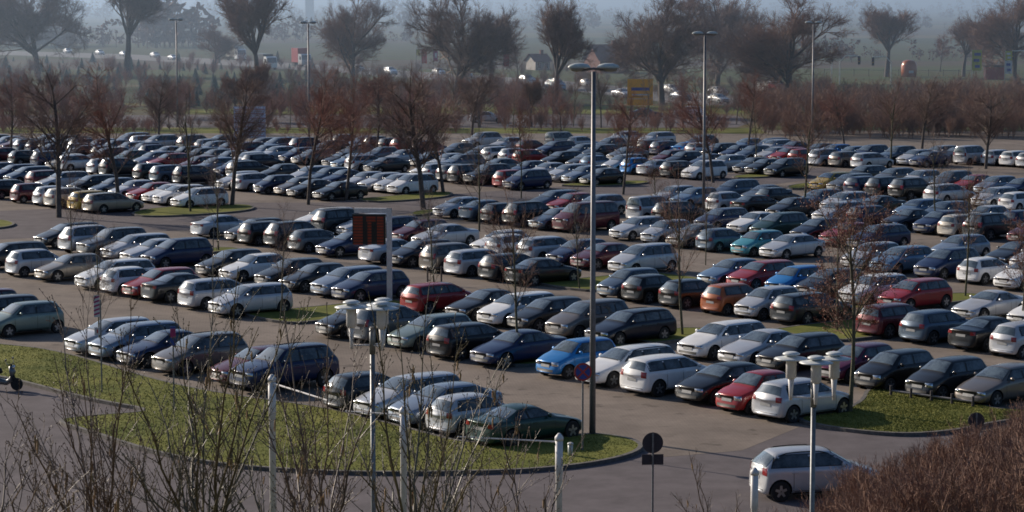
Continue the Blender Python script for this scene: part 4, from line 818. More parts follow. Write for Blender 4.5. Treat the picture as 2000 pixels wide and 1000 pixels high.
def flagpole(px, ytop, Y, arm_px, label):
    top = at_dist(px, ytop, Y); zb = bank(top.x, Y); H = top.z - zb; o = empty('flagpole', (top.x, Y, zb))
    m = MB(); m.tube([(0, 0, 0), (0, 0, H - .6), (0, 0, H - .59), (0, 0, H - .07)], [.050, .050, .058, .058], 12); m.obj('pole', M['whitepost'], o, True)
    c = MB(); c.lathe([(.066, -.08), (.066, -.03), (.02, .03)], (0, 0, H), 12); c.obj('cap', M['whitepost'], o, True)
    e = at_dist(arm_px[0], arm_px[1], Y + arm_px[2]) - Vector((top.x, Y, zb))
    if arm_px[0] != px:
        a = MB(); a.tube([(0, 0, e.z + (H - .1 - e.z) * .9), (e.x, e.y, e.z)], [.014, .011], 6); a.obj('arm', M['whitepost'], o)
    tag(o, label, 'flagpole', 'white flagpoles without flags along the bank')
flagpole(531, 735, 36, (640, 782, -1.5), 'white flagpole behind the twigs with its arm pointing right and down')
flagpole(788, 797, 36, (675, 803, .5), 'white flagpole behind the twigs in front of the silver hatchback, right of the cluster lamp')
flagpole(1092, 850, 36, (893, 853, .5), 'white flagpole in the clear with long arm in front of the green coupe')
flagpole(1474, 917, 36, (1474, 917, 0), 'white flagpole standing before the silver car driving out')
def disc(mb, c, r, y, mi=0, n=28, th=.015):
    mb.lathe([(r, 0), (r, th)], (c[0], y, c[1]), n, mi, 'y')
def sign_nostop():
    g = G(1138, 886); o = empty('road_sign', (g.x, g.y, .12), R(8)); H = 2.66
    m = MB(); m.tube([(0, .03, 0), (0, .03, H + .25)], .032, 8); m.obj('post', M['galv'], o)
    m = MB(); disc(m, (0, H), .31, -.01, 0)
    disc(m, (0, H), .305, -.013, 1, th=.002); disc(m, (0, H), .245, -.016, 2, th=.002)
    for a in (R(45), R(-45)):
        c, s = math.cos(a), math.sin(a); q = [(-.25, -.03), (.25, -.03), (.25, .03), (-.25, .03)]
        m.add([(x * c - z * s, -.019 if a > 0 else -.0195, H + x * s + z * c) for x, z in q], [(0, 1, 2, 3)], 1)
    m.obj('sign_face', [M['signback'], M['red'], M['blue']], o)
    tag(o, 'round blue no-stopping sign with red ring and red cross on grey post', 'road sign')
sign_nostop()
def sign_back(px, py, r, Y, plate, label):
    c = at_dist(px, py, Y); zb = bank(c.x, Y); o = empty('road_sign', (c.x, Y, zb), R(5)); H = c.z - zb
    m = MB(); m.tube([(0, -.03, 0), (0, -.03, H + r * .9)], .03, 8); m.obj('post', M['galv'], o)
    m = MB(); disc(m, (0, H), r, .01); m.obj('round_plate', M['signback'], o)
    if plate:
        m = MB(); m.box((0, .018, H - r - .18), (.62, .015, .30)); m.obj('lower_plate', M['signback'], o)
    tag(o, label, 'road sign')
sign_back(1275, 865, .30, 68, True, 'round sign seen from behind with a rectangular plate under it')
sign_back(1907, 822, .27, 76, False, 'round sign seen from behind above the brown shrubs at right')
def small_signs():
    g = G(199, 772); o = empty('marker_sign', (g.x, g.y, .12)); px = FPX / g.y
    m = MB(); m.tube([(0, .02, 0), (0, .02, 3.6)], .03, 8); m.obj('post', M['galv'], o)
    m = MB(); m.box((-.14, 0, 3.35), (.22, .02, .85), 0)
    for k in range(5): m.add([(-.25, -.012, 2.98 + k * .16), (-.03, -.012, 3.06 + k * .16), (-.03, -.012, 3.13 + k * .16), (-.25, -.012, 3.05 + k * .16)], [(0, 1, 2, 3)], 1)
    m.obj('striped_panel', [M['white'], M['magenta']], o)
    m = MB(); m.box((-.13, 0, 2.38), (.22, .02, .30), 0); m.box((-.13, -.014, 2.38), (.05, .006, .14), 1); m.obj('number_panel', [M['white'], M['red']], o)
    tag(o, 'pole with pink and white striped panel above a small white panel', 'sign')
    g = G(340, 806); o = empty('marker_sign', (g.x, g.y, .12)); m = MB(); m.tube([(0, .02, 0), (0, .02, 3.0)], .03, 8); m.obj('post', M['galv'], o)
    m = MB(); m.box((0, 0, 2.85), (.2, .02, .32), 0); m.box((0, 0, 2.53), (.2, .02, .3), 1); m.box((0, 0, 3.06), (.2, .02, .08), 1); m.obj('panel', [M['magenta'], M['blue']], o)
    tag(o, 'pole with small magenta and blue panel on the left lawn', 'sign')
    g = G(1114, 896); o = empty('bollard', (g.x, g.y, .12)); m = MB(); m.lathe([(.085, 0), (.085, .36)], n=14); m.obj('post', M['lamp_head'], o, True)
    m = MB(); m.lathe([(.10, .36), (.10, .41), (.06, .43)], n=14); m.obj('cap', M['white'], o, True); tag(o, 'short pale bollard with white cap on the lawn tip', 'bollard')
small_signs()
def display():
    g = G(761, 592); o = empty('parking_display', (g.x, g.y, .008), R(-6)); s = g.y / FPX; H = 187 * s
    m = MB(); m.box((0, 0, H / 2), (.25, .2, H)); m.obj('post', M['whitepost'], o)
    m = MB(); m.box((-.82, 0, H - .12), (1.9 - .01, .22, .24)); m.obj('beam', M['whitepost'], o)
    m = MB(); w_, h_ = 1.68, 1.52; m.box((-1.02, -.02, H - .30 - h_ / 2), (w_, .14, h_)); p = m.obj('panel', M['led_off'], o)
    l_ = MB(); x0 = -1.02 - w_ / 2
    for r_ in range(10):
        z = H - .42 - r_ * .148
        for c0, c1 in ((.06, .50), (.78, .98) if r_ not in (0, 1) else (.72, 1.2), (1.26, 1.62)):
            x = x0 + c0
            while x < x0 + c1 - .03:
                l_.add([(x, -.095, z - .10), (x + .045, -.095, z - .10), (x + .045, -.095, z), (x, -.095, z)], [(0, 1, 2, 3)]); x += .068
    l_.obj('lit_rows', M['led'], p)
    tag(o, 'white gantry with black display panel of dull orange rows among the cars', 'display sign')
display()
def boards():
    g = G(488, 276); s = g.y / FPX; o = empty('information_board', (g.x, g.y, 0)); 
    m = MB(); m.box((-26 * s, .1, 35 * s), (.16, .16, 70 * s)); m.obj('post', M['galv'], o); m = MB(); m.box((26 * s, .1, 35 * s), (.16, .16, 70 * s)); m.obj('post', M['galv'], o)
    m = MB(); m.box((0, 0, 37 * s), (62 * s, .1, 62 * s)); 
    for k in range(7): m.box((0, -.06, (11 + k * 8.6) * s), (58 * s, .03, 1.6 * s), 1)
    for k in range(6):
        for j in range(3): m.box(((-18 + j * 17 + (k % 2) * 3) * s, -.06, (15.5 + k * 8.6) * s), ((9 + (k * 7 + j * 5) % 6) * s, .03, 2.2 * s), 2)
    m.obj('panel', [M['boardblue'], M['boardline'], M['white']], o); tag(o, 'large pale blue information board with dark red lines behind the left cars', 'board')
    g = G(1250, 236); s = g.y / FPX; o = empty('direction_sign', (g.x, g.y, 0), R(-4))
    for x in (-16, 16):
        m = MB(); m.box((x * s, .12, 40 * s), (.18, .18, 78 * s)); m.obj('post', M['galv'], o)
    m = MB(); m.box((0, 0, 56 * s), (50 * s, .1, 51 * s)); m.box((1 * s, -.06, 62 * s), (36 * s, .02, 6 * s), 1); m.box((1 * s, -.06, 51 * s), (34 * s, .02, 3 * s), 2); m.box((0, -.06, 43 * s), (48 * s, .02, .8 * s), 2); m.box((-4 * s, -.06, 47 * s), (20 * s, .02, 1 * s), 3)
    m.obj('panel', [M['amber'], M['blue'], M['white'], M['signback']], o); tag(o, 'amber direction sign with blue and white bands on two posts', 'road sign')
boards()
def banner(px, py0, py1, wpx, ybase, mats, label, cat='banner', stripes=0):
    g = G(px, ybase); s = g.y / FPX; o = empty(cat, (g.x, g.y, 0)); z0, z1 = (ybase - py1) * s, (ybase - py0) * s; w_ = wpx * s
    m = MB(); m.tube([(-w_ / 2 - .05, 0, 0), (-w_ / 2 - .05, 0, z1 + .2)], .06, 6); m.obj('pole', M['galv'], o)
    m = MB(); n = 8; vs = []
    for i in range(n + 1):
        for z in (z0, lerp(z0, z1, .5), z1): vs.append((lerp(-w_ / 2, w_ / 2, i / n), math.sin(i * 1.3 + z) * .05, z))
    m.add(vs, [(i * 3 + j, (i + 1) * 3 + j, (i + 1) * 3 + j + 1, i * 3 + j + 1) for i in range(n) for j in (0, 1)]); 
    for k in range(stripes): m.box((w_ * .05 * (-1) ** k, -.08, lerp(z0, z1, (k + .7) / (stripes + .4))), (w_ * (.5 + .08 * (k % 3)), .02, (z1 - z0) / stripes * .42), 1)
    m.obj('cloth', mats, o); tag(o, label, 'banner')
M['yellow'] = mat('banner_yellow', (.50, .48, .10), rough=.8, namp=.15)
banner(829, 96, 124, 10, 146, [M['red']], 'red banner left of the wide bare tree'); banner(817, 97, 108, 7, 146, [M['yellow']], 'small yellow banner beside a red one')
banner(851, 97, 120, 8, 147, [M['magenta'], M['white']], 'pinkish red banner with white patch', stripes=1); banner(989, 102, 130, 11, 160, [M['red']], 'lone red banner right of the wide bare tree')
banner(1907, 98, 138, 19, 170, [M['yellow'], M['blue']], 'tall yellow banner with dark marks at right', stripes=3); banner(1969, 100, 118, 13, 172, [M['yellow'], M['white']], 'pale green and white banner near the right edge', stripes=2)
banner(1969, 119, 144, 14, 174, [M['white'], M['blue']], 'white banner with blue marks near the right edge', stripes=2)
def container():
    g = G(1775, 150); s = g.y / FPX; o = empty('recycling_container', (g.x, g.y, 0)); m = MB()
    m.lathe([(14 * s, 0), (15.5 * s, 8 * s), (15.5 * s, 22 * s), (12 * s, 30 * s), (5 * s, 33 * s)], n=16); m.obj('body', PM['orange'], o, True)
    m = MB(); m.box((2 * s, -15.6 * s, 10 * s), (9 * s, .1, 5 * s)); m.obj('label_panel', M['white'], o); tag(o, 'round orange recycling container on the far verge', 'container')
    # red kiosk
    g = G(1942, 155); s = g.y / FPX; o = empty('kiosk', (g.x, g.y, 0)); m = MB(); m.box((0, 0, 12 * s), (38 * s, 20 * s, 24 * s)); m.obj('wall', PM['red'], o)
    m = MB(); m.box((0, 0, 26 * s), (42 * s, 24 * s, 4 * s)); m.obj('roof', M['signback'], o); m = MB(); m.box((-14 * s, -2, 33 * s), (14 * s, .3, 8 * s)); m.obj('sign', M['white'], o)
    tag(o, 'red kiosk with dark roof beside the yellow banner', 'kiosk')
container()
def traffic_light(px, py0, ybase, label, arm=None):
    g = G(px, ybase); s = g.y / FPX; o = empty('traffic_light', (g.x, g.y, 0)); zt = (ybase - py0) * s
    xe = (arm - px) * s if arm else 0
    m = MB(); m.tube([(xe, .2, 0), (xe, .2, zt * .8), (xe * .7, .2, zt + .1), (0, .2, zt)] if arm else [(0, .2, 0), (0, .2, zt)], .09, 8); m.obj('mast', M['lamp_head'], o)
    m = MB(); m.box((0, 0, zt - .75), (.5, .35, 1.5)); 
    for k in range(3): m.box((-.1, -.3, zt - .3 - k * .48), (.42, .3, .05))
    m.obj('signal_housing', M['signback'], o)
    for k in range(3):
        l_ = MB(); l_.lathe([(.11, 0), (.11, .02)], (0, -.2, zt - .45 - k * .48), 10, 0, 'y'); l_.obj('signal_lens', [M['tail'], M['amber'], M['conifer']][k], o)
    tag(o, label, 'traffic light')
traffic_light(1677, 110, 165, 'left of two dark traffic lights beside each other', 1640); traffic_light(1704, 112, 165, 'right of two dark traffic lights beside each other', 1740)
traffic_light(1624, 105, 165, 'dark traffic light on a mast right of the dense dark tree'); traffic_light(1976, 100, 168, 'dark traffic light near the right edge beside banners', 2030)
def house(px, ybase, wpx, hw_, hr, dpt, wm, label, win=1):
    g = G(px, ybase); s = g.y / FPX; o = empty('house', (g.x, g.y, 0), R(20)); W_, D, h, r_ = wpx * s, dpt, hw_ * s, hr * s
    m = MB(); m.box((0, D / 2, h / 2), (W_, D, h)); m.add([(-W_ / 2, 0, h), (-W_ / 2, D, h), (-W_ / 2, D / 2, h + r_), (W_ / 2, 0, h), (W_ / 2, D, h), (W_ / 2, D / 2, h + r_)], [(0, 2, 1), (3, 4, 5)]); m.obj('wall', wm, o)
    m = MB(); e = .5
    for sg in (0, 1):
        y0 = -e if not sg else D + e; m.add([(-W_ / 2 - e, y0, h - .2), (W_ / 2 + e, y0, h - .2), (W_ / 2 + e, D / 2, h + r_ + .15), (-W_ / 2 - e, D / 2, h + r_ + .15)], [(0, 1, 2, 3)])
    rf = m.obj('roof', M['rooftile'], o); m = MB(); m.box((W_ * .25, D / 2, h + r_ + .3), (.7, .7, 1.4)); m.obj('chimney', M['brick'], rf)
    n = max(2, int(W_ / 3))
    for k in range(n):
        x = lerp(-W_ / 2, W_ / 2, (k + .5) / n); m = MB(); m.box((x, -.04, h * .5), (1.0, .1, 1.3)); q = m.obj('window', M['white'], o); m = MB(); m.box((x, -.10, h * .5), (.84, .06, 1.14)); m.obj('pane', M['glass'], q)
    tag(o, label, 'house')
house(1200, 143, 60, 26, 28, 9, M['brick'], 'red brick house with tiled roof behind the tall near street lamp')
house(1060, 137, 30, 18, 12, 6, M['render'], 'small pale house behind the dividing bare trees')
def low_fence(pxa, pxb, h, label, posts=5):
    a, b = G(*pxa), G(*pxb); o = empty('low_fence', (a.x, a.y, 0)); d = b - a
    for k in range(posts):
        q = d * (k / (posts - 1)); m = MB(); m.box((q.x, q.y, h / 2 + .1), (.09, .09, h + .2)); m.obj('post', M['signback'], o)
    m = MB(); m.tube([(0, 0, h), (d.x, d.y, h)], .04, 6); m.obj('rail', M['lamp_metal'], o); tag(o, label, 'fence')
low_fence((1740, 778), (1900, 800), .3, 'low dark rail along the right lawn under the car noses')
low_fence((1610, 148), (1990, 150), 1.2, 'thin dark railing on the far field behind the traffic lights', 14)
# ------------------------------------------------------------------ trees
def grow(mbt, mbc, rnd, p, d, L, r, lvl, maxl, prm):
    """recursive branching; trunk and limbs to mbt, fine twigs to mbc"""
    n = 3 if lvl < 2 else 2; pts = [p.copy()]; rad = [r]; dd = d.copy()
    for i in range(n):
        dd = (dd + Vector((rnd.uniform(-1, 1), rnd.uniform(-1, 1), rnd.uniform(-.6, 1) + prm['up'])) * prm['wob']).normalized(); p = p + dd * (L / n); pts.append(p.copy()); rad.append(r * (1 - .45 * (i + 1) / n))
    if lvl <= 1: mbt.tube(pts, rad, 7 if lvl == 0 else 5, 0, False)
    elif lvl < maxl: mbc.tube(pts, rad, 3, 0, False)
    else:
        # ribbon twig
        a = dd.cross(Vector((rnd.uniform(-1, 1), rnd.uniform(-1, 1), rnd.uniform(-1, 1)))).normalized() * r
        mbc.add([pts[0] - a, pts[0] + a, pts[-1] + a * .5, pts[-1] - a * .5], [(0, 1, 2, 3)])
        if prm.get('leaf') :
            for _ in range(prm['leaf']):
                q = pts[0].lerp(pts[-1], rnd.random()) + Vector((rnd.uniform(-1, 1), rnd.uniform(-1, 1), rnd.uniform(-1, 1))) * .06; u = Vector((rnd.uniform(-1, 1), rnd.uniform(-1, 1), rnd.uniform(-1, 1))).normalized() * prm['ls']; v = u.cross(Vector((rnd.uniform(-1, 1), rnd.uniform(-1, 1), rnd.uniform(-1, 1)))).normalized() * prm['ls'] * .6
                mbc.add([q - u, q - v, q + u, q + v], [(0, 1, 2, 3)], 1)
        return
    k = prm['k'][lvl]
    for i in range(k):
        t = rnd.uniform(prm['t0'][lvl], 1.0) if i < k - 1 else 1.0
        idx = min(int(t * n), n - 1); q = pts[idx].lerp(pts[idx + 1], t * n - idx)
        az = rnd.uniform(0, 2 * math.pi); sp = rnd.uniform(*prm['sp'][lvl]) if i < k - 1 else rnd.uniform(0, .25)
        a = dd.cross(Vector((0, 0, 1))); a = a.normalized() if a.length > .1 else Vector((1, 0, 0)); b = dd.cross(a).normalized()
        nd = (dd * math.cos(sp) + (a * math.cos(az) + b * math.sin(az)) * math.sin(sp)).normalized()
        grow(mbt, mbc, rnd, q, nd, L * prm['l'][lvl] * rnd.uniform(.7, 1.15) * (1.15 - .35 * t), max(r * prm['r'][lvl], prm['rmin']), lvl + 1, maxl, prm)
def make_tree(name, seed, H, prm, tm, cm, maxl, trunk_l, r0):
    rnd = random.Random(seed); a = MB(); b = MB(); grow(a, b, rnd, Vector((0, 0, 0)), Vector((rnd.uniform(-.04, .04), 0, 1)), trunk_l, r0, 0, maxl, prm)
    zmax = max(v[2] for v in b.v); k = H / zmax
    for mb in (a, b): mb.v = [(v[0] * k, v[1] * k, v[2] * k) for v in mb.v]
    cms = cm if isinstance(cm, list) else [cm]
    print('TREE', name, len(a.f), len(b.f)); return a.mesh('trunk', [tm], True), b.mesh('crown', cms), H
BIG = dict(up=.16, wob=.16, k=[14, 8, 6, 5, 9], t0=[.22, .2, .2, .2, .1], sp=[(.6, 1.25), (.4, .95), (.4, .9), (.4, 1.0), (.4, 1.1)], l=[.92, .62, .60, .62, .95], r=[.45, .45, .5, .55, .6], rmin=.010)
VASE = dict(BIG, up=.32, k=[9, 8, 6, 5, 8], sp=[(.3, .85), (.3, .7), (.4, .8), (.4, 1.0), (.4, 1.1)], t0=[.9, .3, .2, .2, .1], l=[1.3, .60, .60, .62, .95])
LOT = dict(up=.26, wob=.11, k=[20, 8, 6, 7], t0=[.32, .2, .15, .1], sp=[(.42, .9), (.4, .9), (.4, 1.0), (.4, 1.1)], l=[.36, .52, .55, .75], r=[.28, .5, .5, .5], rmin=.0065)
YOUNG = dict(LOT, k=[14, 6, 4, 4], rmin=.008, up=.3, sp=[(.4, .8), (.4, .9), (.4, 1.0), (.4, 1.1)])
PT = {
 'big1': make_tree('big1', 11, 21, BIG, M['bark'], M['twig_dark'], 5, 6.5, .42), 'big2': make_tree('big2', 12, 22, VASE, M['bark'], M['twig_dark'], 5, 5, .45),
 'big3': make_tree('big3', 15, 20, BIG, M['bark'], M['twig_brown'], 5, 7, .40), 'big4': make_tree('big4', 21, 18, VASE, M['bark'], M['twig_brown'], 5, 4, .40),
 'lot1': make_tree('lot1', 31, 10, LOT, M['bark'], M['twig_red'], 4, 9.5, .17), 'lot2': make_tree('lot2', 32, 10, LOT, M['bark'], M['twig_red'], 4, 9.5, .16), 'lot3': make_tree('lot3', 33, 10, dict(LOT, k=[22, 8, 6, 7], up=.08), M['bark'], M['twig_dark'], 4, 9.2, .19),
 'young1': make_tree('young1', 41, 7.5, YOUNG, M['barkgreen'], M['twig_brown'], 4, 7.0, .10), 'young2': make_tree('young2', 42, 7.5, YOUNG, M['barkgreen'], M['twig_dark'], 4, 7.0, .09),
 'leafy': make_tree('leafy', 51, 9, dict(LOT, k=[20, 6, 5, 4], t0=[.38, .2, .15, .1], leaf=3, ls=.045, up=.05), M['barkgreen'], [M['twig_brown'], M['leaf_brown']], 4, 8.5, .13),
 'shrub': make_tree('shrub', 61, 3.2, dict(up=.16, wob=.30, k=[30, 8, 7, 6], t0=[.0, .15, .1, .1], sp=[(.2, .9), (.3, .8), (.3, .9), (.3, .9)], l=[3.6, .5, .5, .5], r=[.4, .6, .6, .6], rmin=.0045), M['bark'], M['shrubtwig'], 4, .6, .05),
 'thick': make_tree('thick', 62, 5.0, dict(up=.3, wob=.2, k=[14, 6, 5, 4], t0=[.0, .15, .1, .1], sp=[(.2, .85), (.3, .8), (.3, .9), (.3, .9)], l=[3.6, .5, .5, .5], r=[.4, .6, .6, .6], rmin=.014), M['bark'], M['twig_brown'], 4, 1.0, .07)}
def tree(px, ybase, ytop, pk, label, name='tree', wide=1.0, rz=None, group=None):
    g = G(px, ybase); s = g.y / FPX; H = (ybase - ytop) * s; t, c, H0 = PT[pk]; k = H / H0
    o = empty(name, (g.x, g.y, 0), rz if rz is not None else (px * 1.37) % 6.28); o.scale = (k * wide, k * wide, k)
    link('trunk', t, o); link('crown', c, o); tag(o, label, 'tree', group); return o
GB = 'large bare trees along the main road'; GL = 'bare trees standing among the parked cars'
for a in [(75,145,-90,'big1','large bare tree at the far left edge before the hazy woods',1.0),(250,150,-100,'big2','large vase-shaped bare tree at left with many upright limbs',1.0),(505,185,-50,'big4','slender bare tree left of the red lorry',.8),(692,172,-40,'big3','rounded bare tree right of the red lorry',.95),
 (888,200,-50,'big1','wide bare tree behind the red banners',.95),(1085,222,-20,'big2','bare tree with forked trunk on the verge near the small pale house',.85),(1293,205,-40,'big1','dense bare tree right of the brick house',1.05),(1545,208,-30,'big3','dense dark bare tree behind the third street lamp',1.25),
 (1732,150,5,'big4','isolated spreading bare tree on the field behind the traffic lights',1.1),(1985,165,-50,'big3','dense bare tree at the far right edge',1.1),(1400,175,-60,'big3','brown bare tree between second lamp and dense dark tree',1.1),(420,130,40,'big3','small reddish bare tree left of the slender one',1.1),(960,170,20,'big4','low bare tree behind the lone red banner',1.1),
 (1012,160,60,'lot1','small bare tree left of the small pale house',1.0),(1836,140,60,'lot2','small bare tree behind the orange container',1.2),(1882,150,30,'big4','bare tree behind the yellow banner',1.0),(1470,190,20,'big1','bare tree left of the dense dark tree',1.0)]:
    tree(a[0], a[1], a[2], a[3], a[4], 'bare_tree', a[5], None, GB)
for a in [(115,425,118,'lot3','dark red-brown tree leftmost along the cross road',1.0),(233,412,125,'lot1','red-brown tree second along the cross road from left',1.0),(372,416,150,'young2','thin tree rising behind the white estate car',1.1),(453,403,128,'lot3','tree with dense crown right of the white estate car',.9),(602,400,130,'lot1','dark-trunked tree left of the display gantry',.9),
 (676,392,150,'lot2','tree behind the display gantry with reddish crown',1.0),(827,412,125,'lot3','thick-trunked dark tree right of the white people carrier',1.05),(866,378,140,'lot1','tree just behind the thick-trunked dark one',1.0),(936,452,210,'young2','thin tree between silver and grey blue saloons',1.0),(1018,388,190,'leafy','tree keeping rust-coloured leaves in the middle of the car park',.7),
 (1217,380,170,'lot2','bare tree behind the silver high van',.9),(1393,357,150,'lot1','red-brown tree beside the second tall street lamp',1.0),(1570,418,180,'young1','greenish-trunked tree above the dark purple hatchback',1.1),(1740,328,150,'young1','tree with pale trunk beside the silver estate car far right',1.2),(1828,442,240,'young2','thin tree left of the small cream car',1.0),
 (548,627,380,'young2','young bare tree at the island left of the black hatchback',.8),(1013,710,330,'young1','young bare tree at the island right of the dark blue saloon',.8),(1333,658,310,'young1','young bare tree in the gap of the third row',.85),(1635,650,340,'young2','greenish trunk behind the leafy brown tree',.8),(1885,582,290,'young1','young bare tree beside the white hatchback at right',.8),
 (1132,568,350,'young2','thin young tree just left of the nearest tall street lamp',.8),(1378,518,320,'young2','thin young tree above the light blue hatchback',.7),(427,492,260,'young2','thin tree rising from the third row near the dark people carrier',.8),(141,512,300,'young2','thin tree left of the white cars in the second row',.7),(196,700,400,'young2','thin greenish tree behind the striped marker sign',.7),
 (1925,330,170,'lot3','dark tree at the hedge near the right edge',1.1),(1480,330,180,'young2','slender tree over the two black cars in the middle',1.0),(1283,420,300,'young1','low tree with brown twigs over the black people carrier',1.2),(735,300,140,'lot2','tree behind the middle rows, right of the gantry',1.1),(650,300,150,'lot1','tree behind the middle rows, left of the gantry',1.1),
 (20,300,140,'lot2','reddish tree at the left edge behind the rows',1.1),(310,290,150,'lot3','dark tree right of the second crossing-road tree',1.0),(920,285,140,'lot3','dark crowned tree behind the dark off-road car',1.1),(1100,290,190,'lot2','small tree behind the middle rows left of the tall lamp',1.0),(1650,290,170,'lot1','brown tree at the hedge above the silver estate car',1.1),(1460,300,140,'lot2','brown tree before the thicket, middle right',1.0),(1800,300,150,'lot3','dark tree at the hedge above the far right rows',1.0)]:
    tree(a[0], a[1], a[2] - (12 if a[3][:3] == 'lot' else 0), a[3], a[4], 'car_park_tree', a[5] * (1.2 if a[3][:3] == 'lot' else 1), None, GL)
_rt = random.Random(31)
for _i in range(34):
    _px = -20 + _i * 44 + _rt.uniform(-16, 16)
    tree(_px, _rt.uniform(232, 262), _rt.uniform(112, 160), _rt.choice(['lot3', 'young1', 'young2', 'lot2', 'big4']), 'bare tree in the brown belt of trees between the car park and the main road', 'bare_tree', _rt.uniform(.65, .95), None, 'bare trees in the belt behind the car park')
tree(1660, 810, 335, 'leafy', 'tree with brown withered leaves on the right lawn beside the silver hatchback', 'leafy_tree', .95)
tree(1995, 640, 400, 'leafy', 'tree with brown withered leaves at the right edge over the white hatchback', 'leafy_tree', .9)
def staked():
    g = G(848, 556); o = empty('staked_tree', (g.x, g.y, 0)); s = g.y / FPX
    for x in (-13, 14):
        m = MB(); m.tube([(x * s, 0, 0), (x * s, 0, 36 * s)], .05, 6); m.obj('stake', M['bark'], o)
    m = MB(); m.tube([(-13 * s, 0, 33 * s), (14 * s, 0, 33 * s)], .03, 5); m.obj('tie', M['bark'], o)
    t, c, H0 = PT['young2']; q = link('trunk', t, o); q.scale = (.75,) * 3; q = link('crown', c, o); q.scale = (.75,) * 3; tag(o, 'young tree held between two wooden stakes in front of the brown grey people carrier', 'tree')
staked()
# thicket beyond the car park: one mass each
def mass(name, pk, spots, label, m=None, cat='shrubs'):
    t, c, H0 = PT[pk]; V = []; F = []; off = 0
    for me in (c, t):
        co = np.empty(len(me.vertices) * 3); me.vertices.foreach_get('co', co); co = co.reshape(-1, 3); fs = [tuple(p.vertices) for p in me.polygons]
        for (x, y, z, k, a) in spots:
            cr, sr = math.cos(a) * k, math.sin(a) * k; V.append(co @ np.array([[cr, sr, 0], [-sr, cr, 0], [0, 0, k]]) + np.array([x, y, z])); F += [tuple(i + off for i in f) for f in fs]; off += len(co)
    me = bpy.data.meshes.new(name); me.from_pydata(np.concatenate(V).tolist(), [], F); me.materials.append(m or c.materials[0]); me.update(); tag(link(name, me), label, cat, kind='stuff')
rnd = random.Random(9)
def spots(n, xr, yr, k, ybias=0):
    out = []
    for _ in range(n):
        g = G(rnd.uniform(*xr), rnd.uniform(*yr)); out.append((g.x, g.y, 0, rnd.uniform(*k), rnd.uniform(0, 6.28)))
    return out
mass('thicket', 'thick', spots(60, (1480, 2080), (240, 266), (.8, 1.3)) + spots(170, (1490, 2080), (188, 240), (.5, .95)) + spots(110, (1490, 2080), (250, 272), (.5, .85)), 'dense brown leafless thicket along the far right edge of the car park')
mass('hedge_shrubs', 'thick', spots(150, (-60, 1100), (190, 252), (.5, 1.05)) + spots(110, (-60, 900), (250, 262), (.25, .5)) + spots(90, (-60, 700), (125, 190), (.5, .9)) + spots(30, (960, 1500), (240, 262), (.35, .7)), 'brown leafless hedge shrubs behind the left and middle rows', M['twig_red'])
mass('roadside_shrubs', 'thick', spots(40, (950, 1550), (195, 232), (.4, .7)) + spots(110, (500, 1500), (150, 205), (.4, .9)) + spots(20, (1000, 1500), (130, 165), (.3, .5)), 'low leafless shrubs between the far roads', M['twig_dark'])
# conifer nursery at left
def conifers():
    r_ = random.Random(4); mb = MB()
    for _ in range(230):
        g = G(r_.uniform(-40, 620), 118 + 100 * r_.random() ** .8); h = r_.uniform(1.2, 3.4) * r_.uniform(.7, 1); w_ = h * r_.uniform(.34, .55)
        for k in range(7):
            z0 = h * (.06 + k * .13); rr = w_ * (1 - k / 7.4); n = 9; vs = [(g.x, g.y, z0 + h * .22)]
            for j in range(n * 2):
                a = math.pi * j / n + k; q = rr * (1 if j % 2 == 0 else .55) * r_.uniform(.8, 1.1); vs.append((g.x + q * math.cos(a), g.y + q * math.sin(a), z0 + (0 if j % 2 == 0 else .1)))
            mb.add(vs, [(0, 1 + j, 1 + (j + 1) % (2 * n)) for j in range(2 * n)])
    tag(mb.obj('conifer_nursery', M['conifer']), 'field of small blue-green conifers behind the left rows', 'conifers', kind='stuff')
conifers()
# hazy woods in the distance: ragged masses of many leafless crowns
def woods(name, Y, x0, x1, h, n, label, seed):
    r_ = random.Random(seed); mb = MB(); t, c, H0 = PT['thick']; s = Y / FPX
    for _ in range(n):
        px = r_.uniform(x0, x1); X = (px - 1000) * s; yy = Y + r_.uniform(-25, 25); hh = h * r_.uniform(.6, 1.15) * (.75 + .3 * math.sin(px * .021 + seed)); w_ = hh * r_.uniform(.30, .5)
        for _k in range(26):
            a = r_.uniform(0, 6.28); zz = hh * r_.uniform(.15, .95); q = w_ * math.sqrt(max(.02, 1 - ((zz / hh - .5) / .52) ** 2)) * r_.uniform(.3, 1); cx_, cy2 = X + q * math.cos(a), yy + q * math.sin(a) * .6; rr = hh * .10 * r_.uniform(.6, 1.4)
            vs = [(cx_ + r_.uniform(-rr, rr), cy2 + r_.uniform(-rr, rr) * .5, zz + r_.uniform(-rr, rr)) for _ in range(5)]; mb.add(vs, [(0, 1, 2), (2, 3, 4), (0, 3, 1), (1, 4, 2)])
        mb.tube([(X, yy, 0), (X, yy, hh * .5)], hh * .015, 4)
    tag(mb.obj(name, M['twig_brown']), label, 'woods', kind='stuff')
woods('woods', 800, -60, 420, 15, 90, 'hazy leafless wood behind the main road at left', 1)
woods('woods', 900, 520, 800, 8, 30, 'low hazy trees behind the red lorry', 2)
woods('woods', 1300, 780, 2080, 10, 120, 'hazy line of low trees across the far fields', 3)
woods('woods', 2000, -80, 2080, 16, 190, 'faint blue tree line on the far plain', 4)
woods('woods', 3200, -80, 2080, 24, 200, 'faintest tree line near the horizon', 5)
woods('woods', 620, 1560, 2060, 6, 50, 'low dark trees along the far field edge at right', 6)
def tower():
    g = G(605, 40); o = empty('tower', (g.x, g.y, 0)); m = MB(); m.box((0, 0, 16), (6, 6, 32)); m.obj('shaft', M['white'], o); m = MB(); m.box((0, 0, 32.4), (6.6, 6.6, .8)); m.obj('roof', M['galv'], o); tag(o, 'faint white tower in the haze above the red lorry', 'tower')
tower()
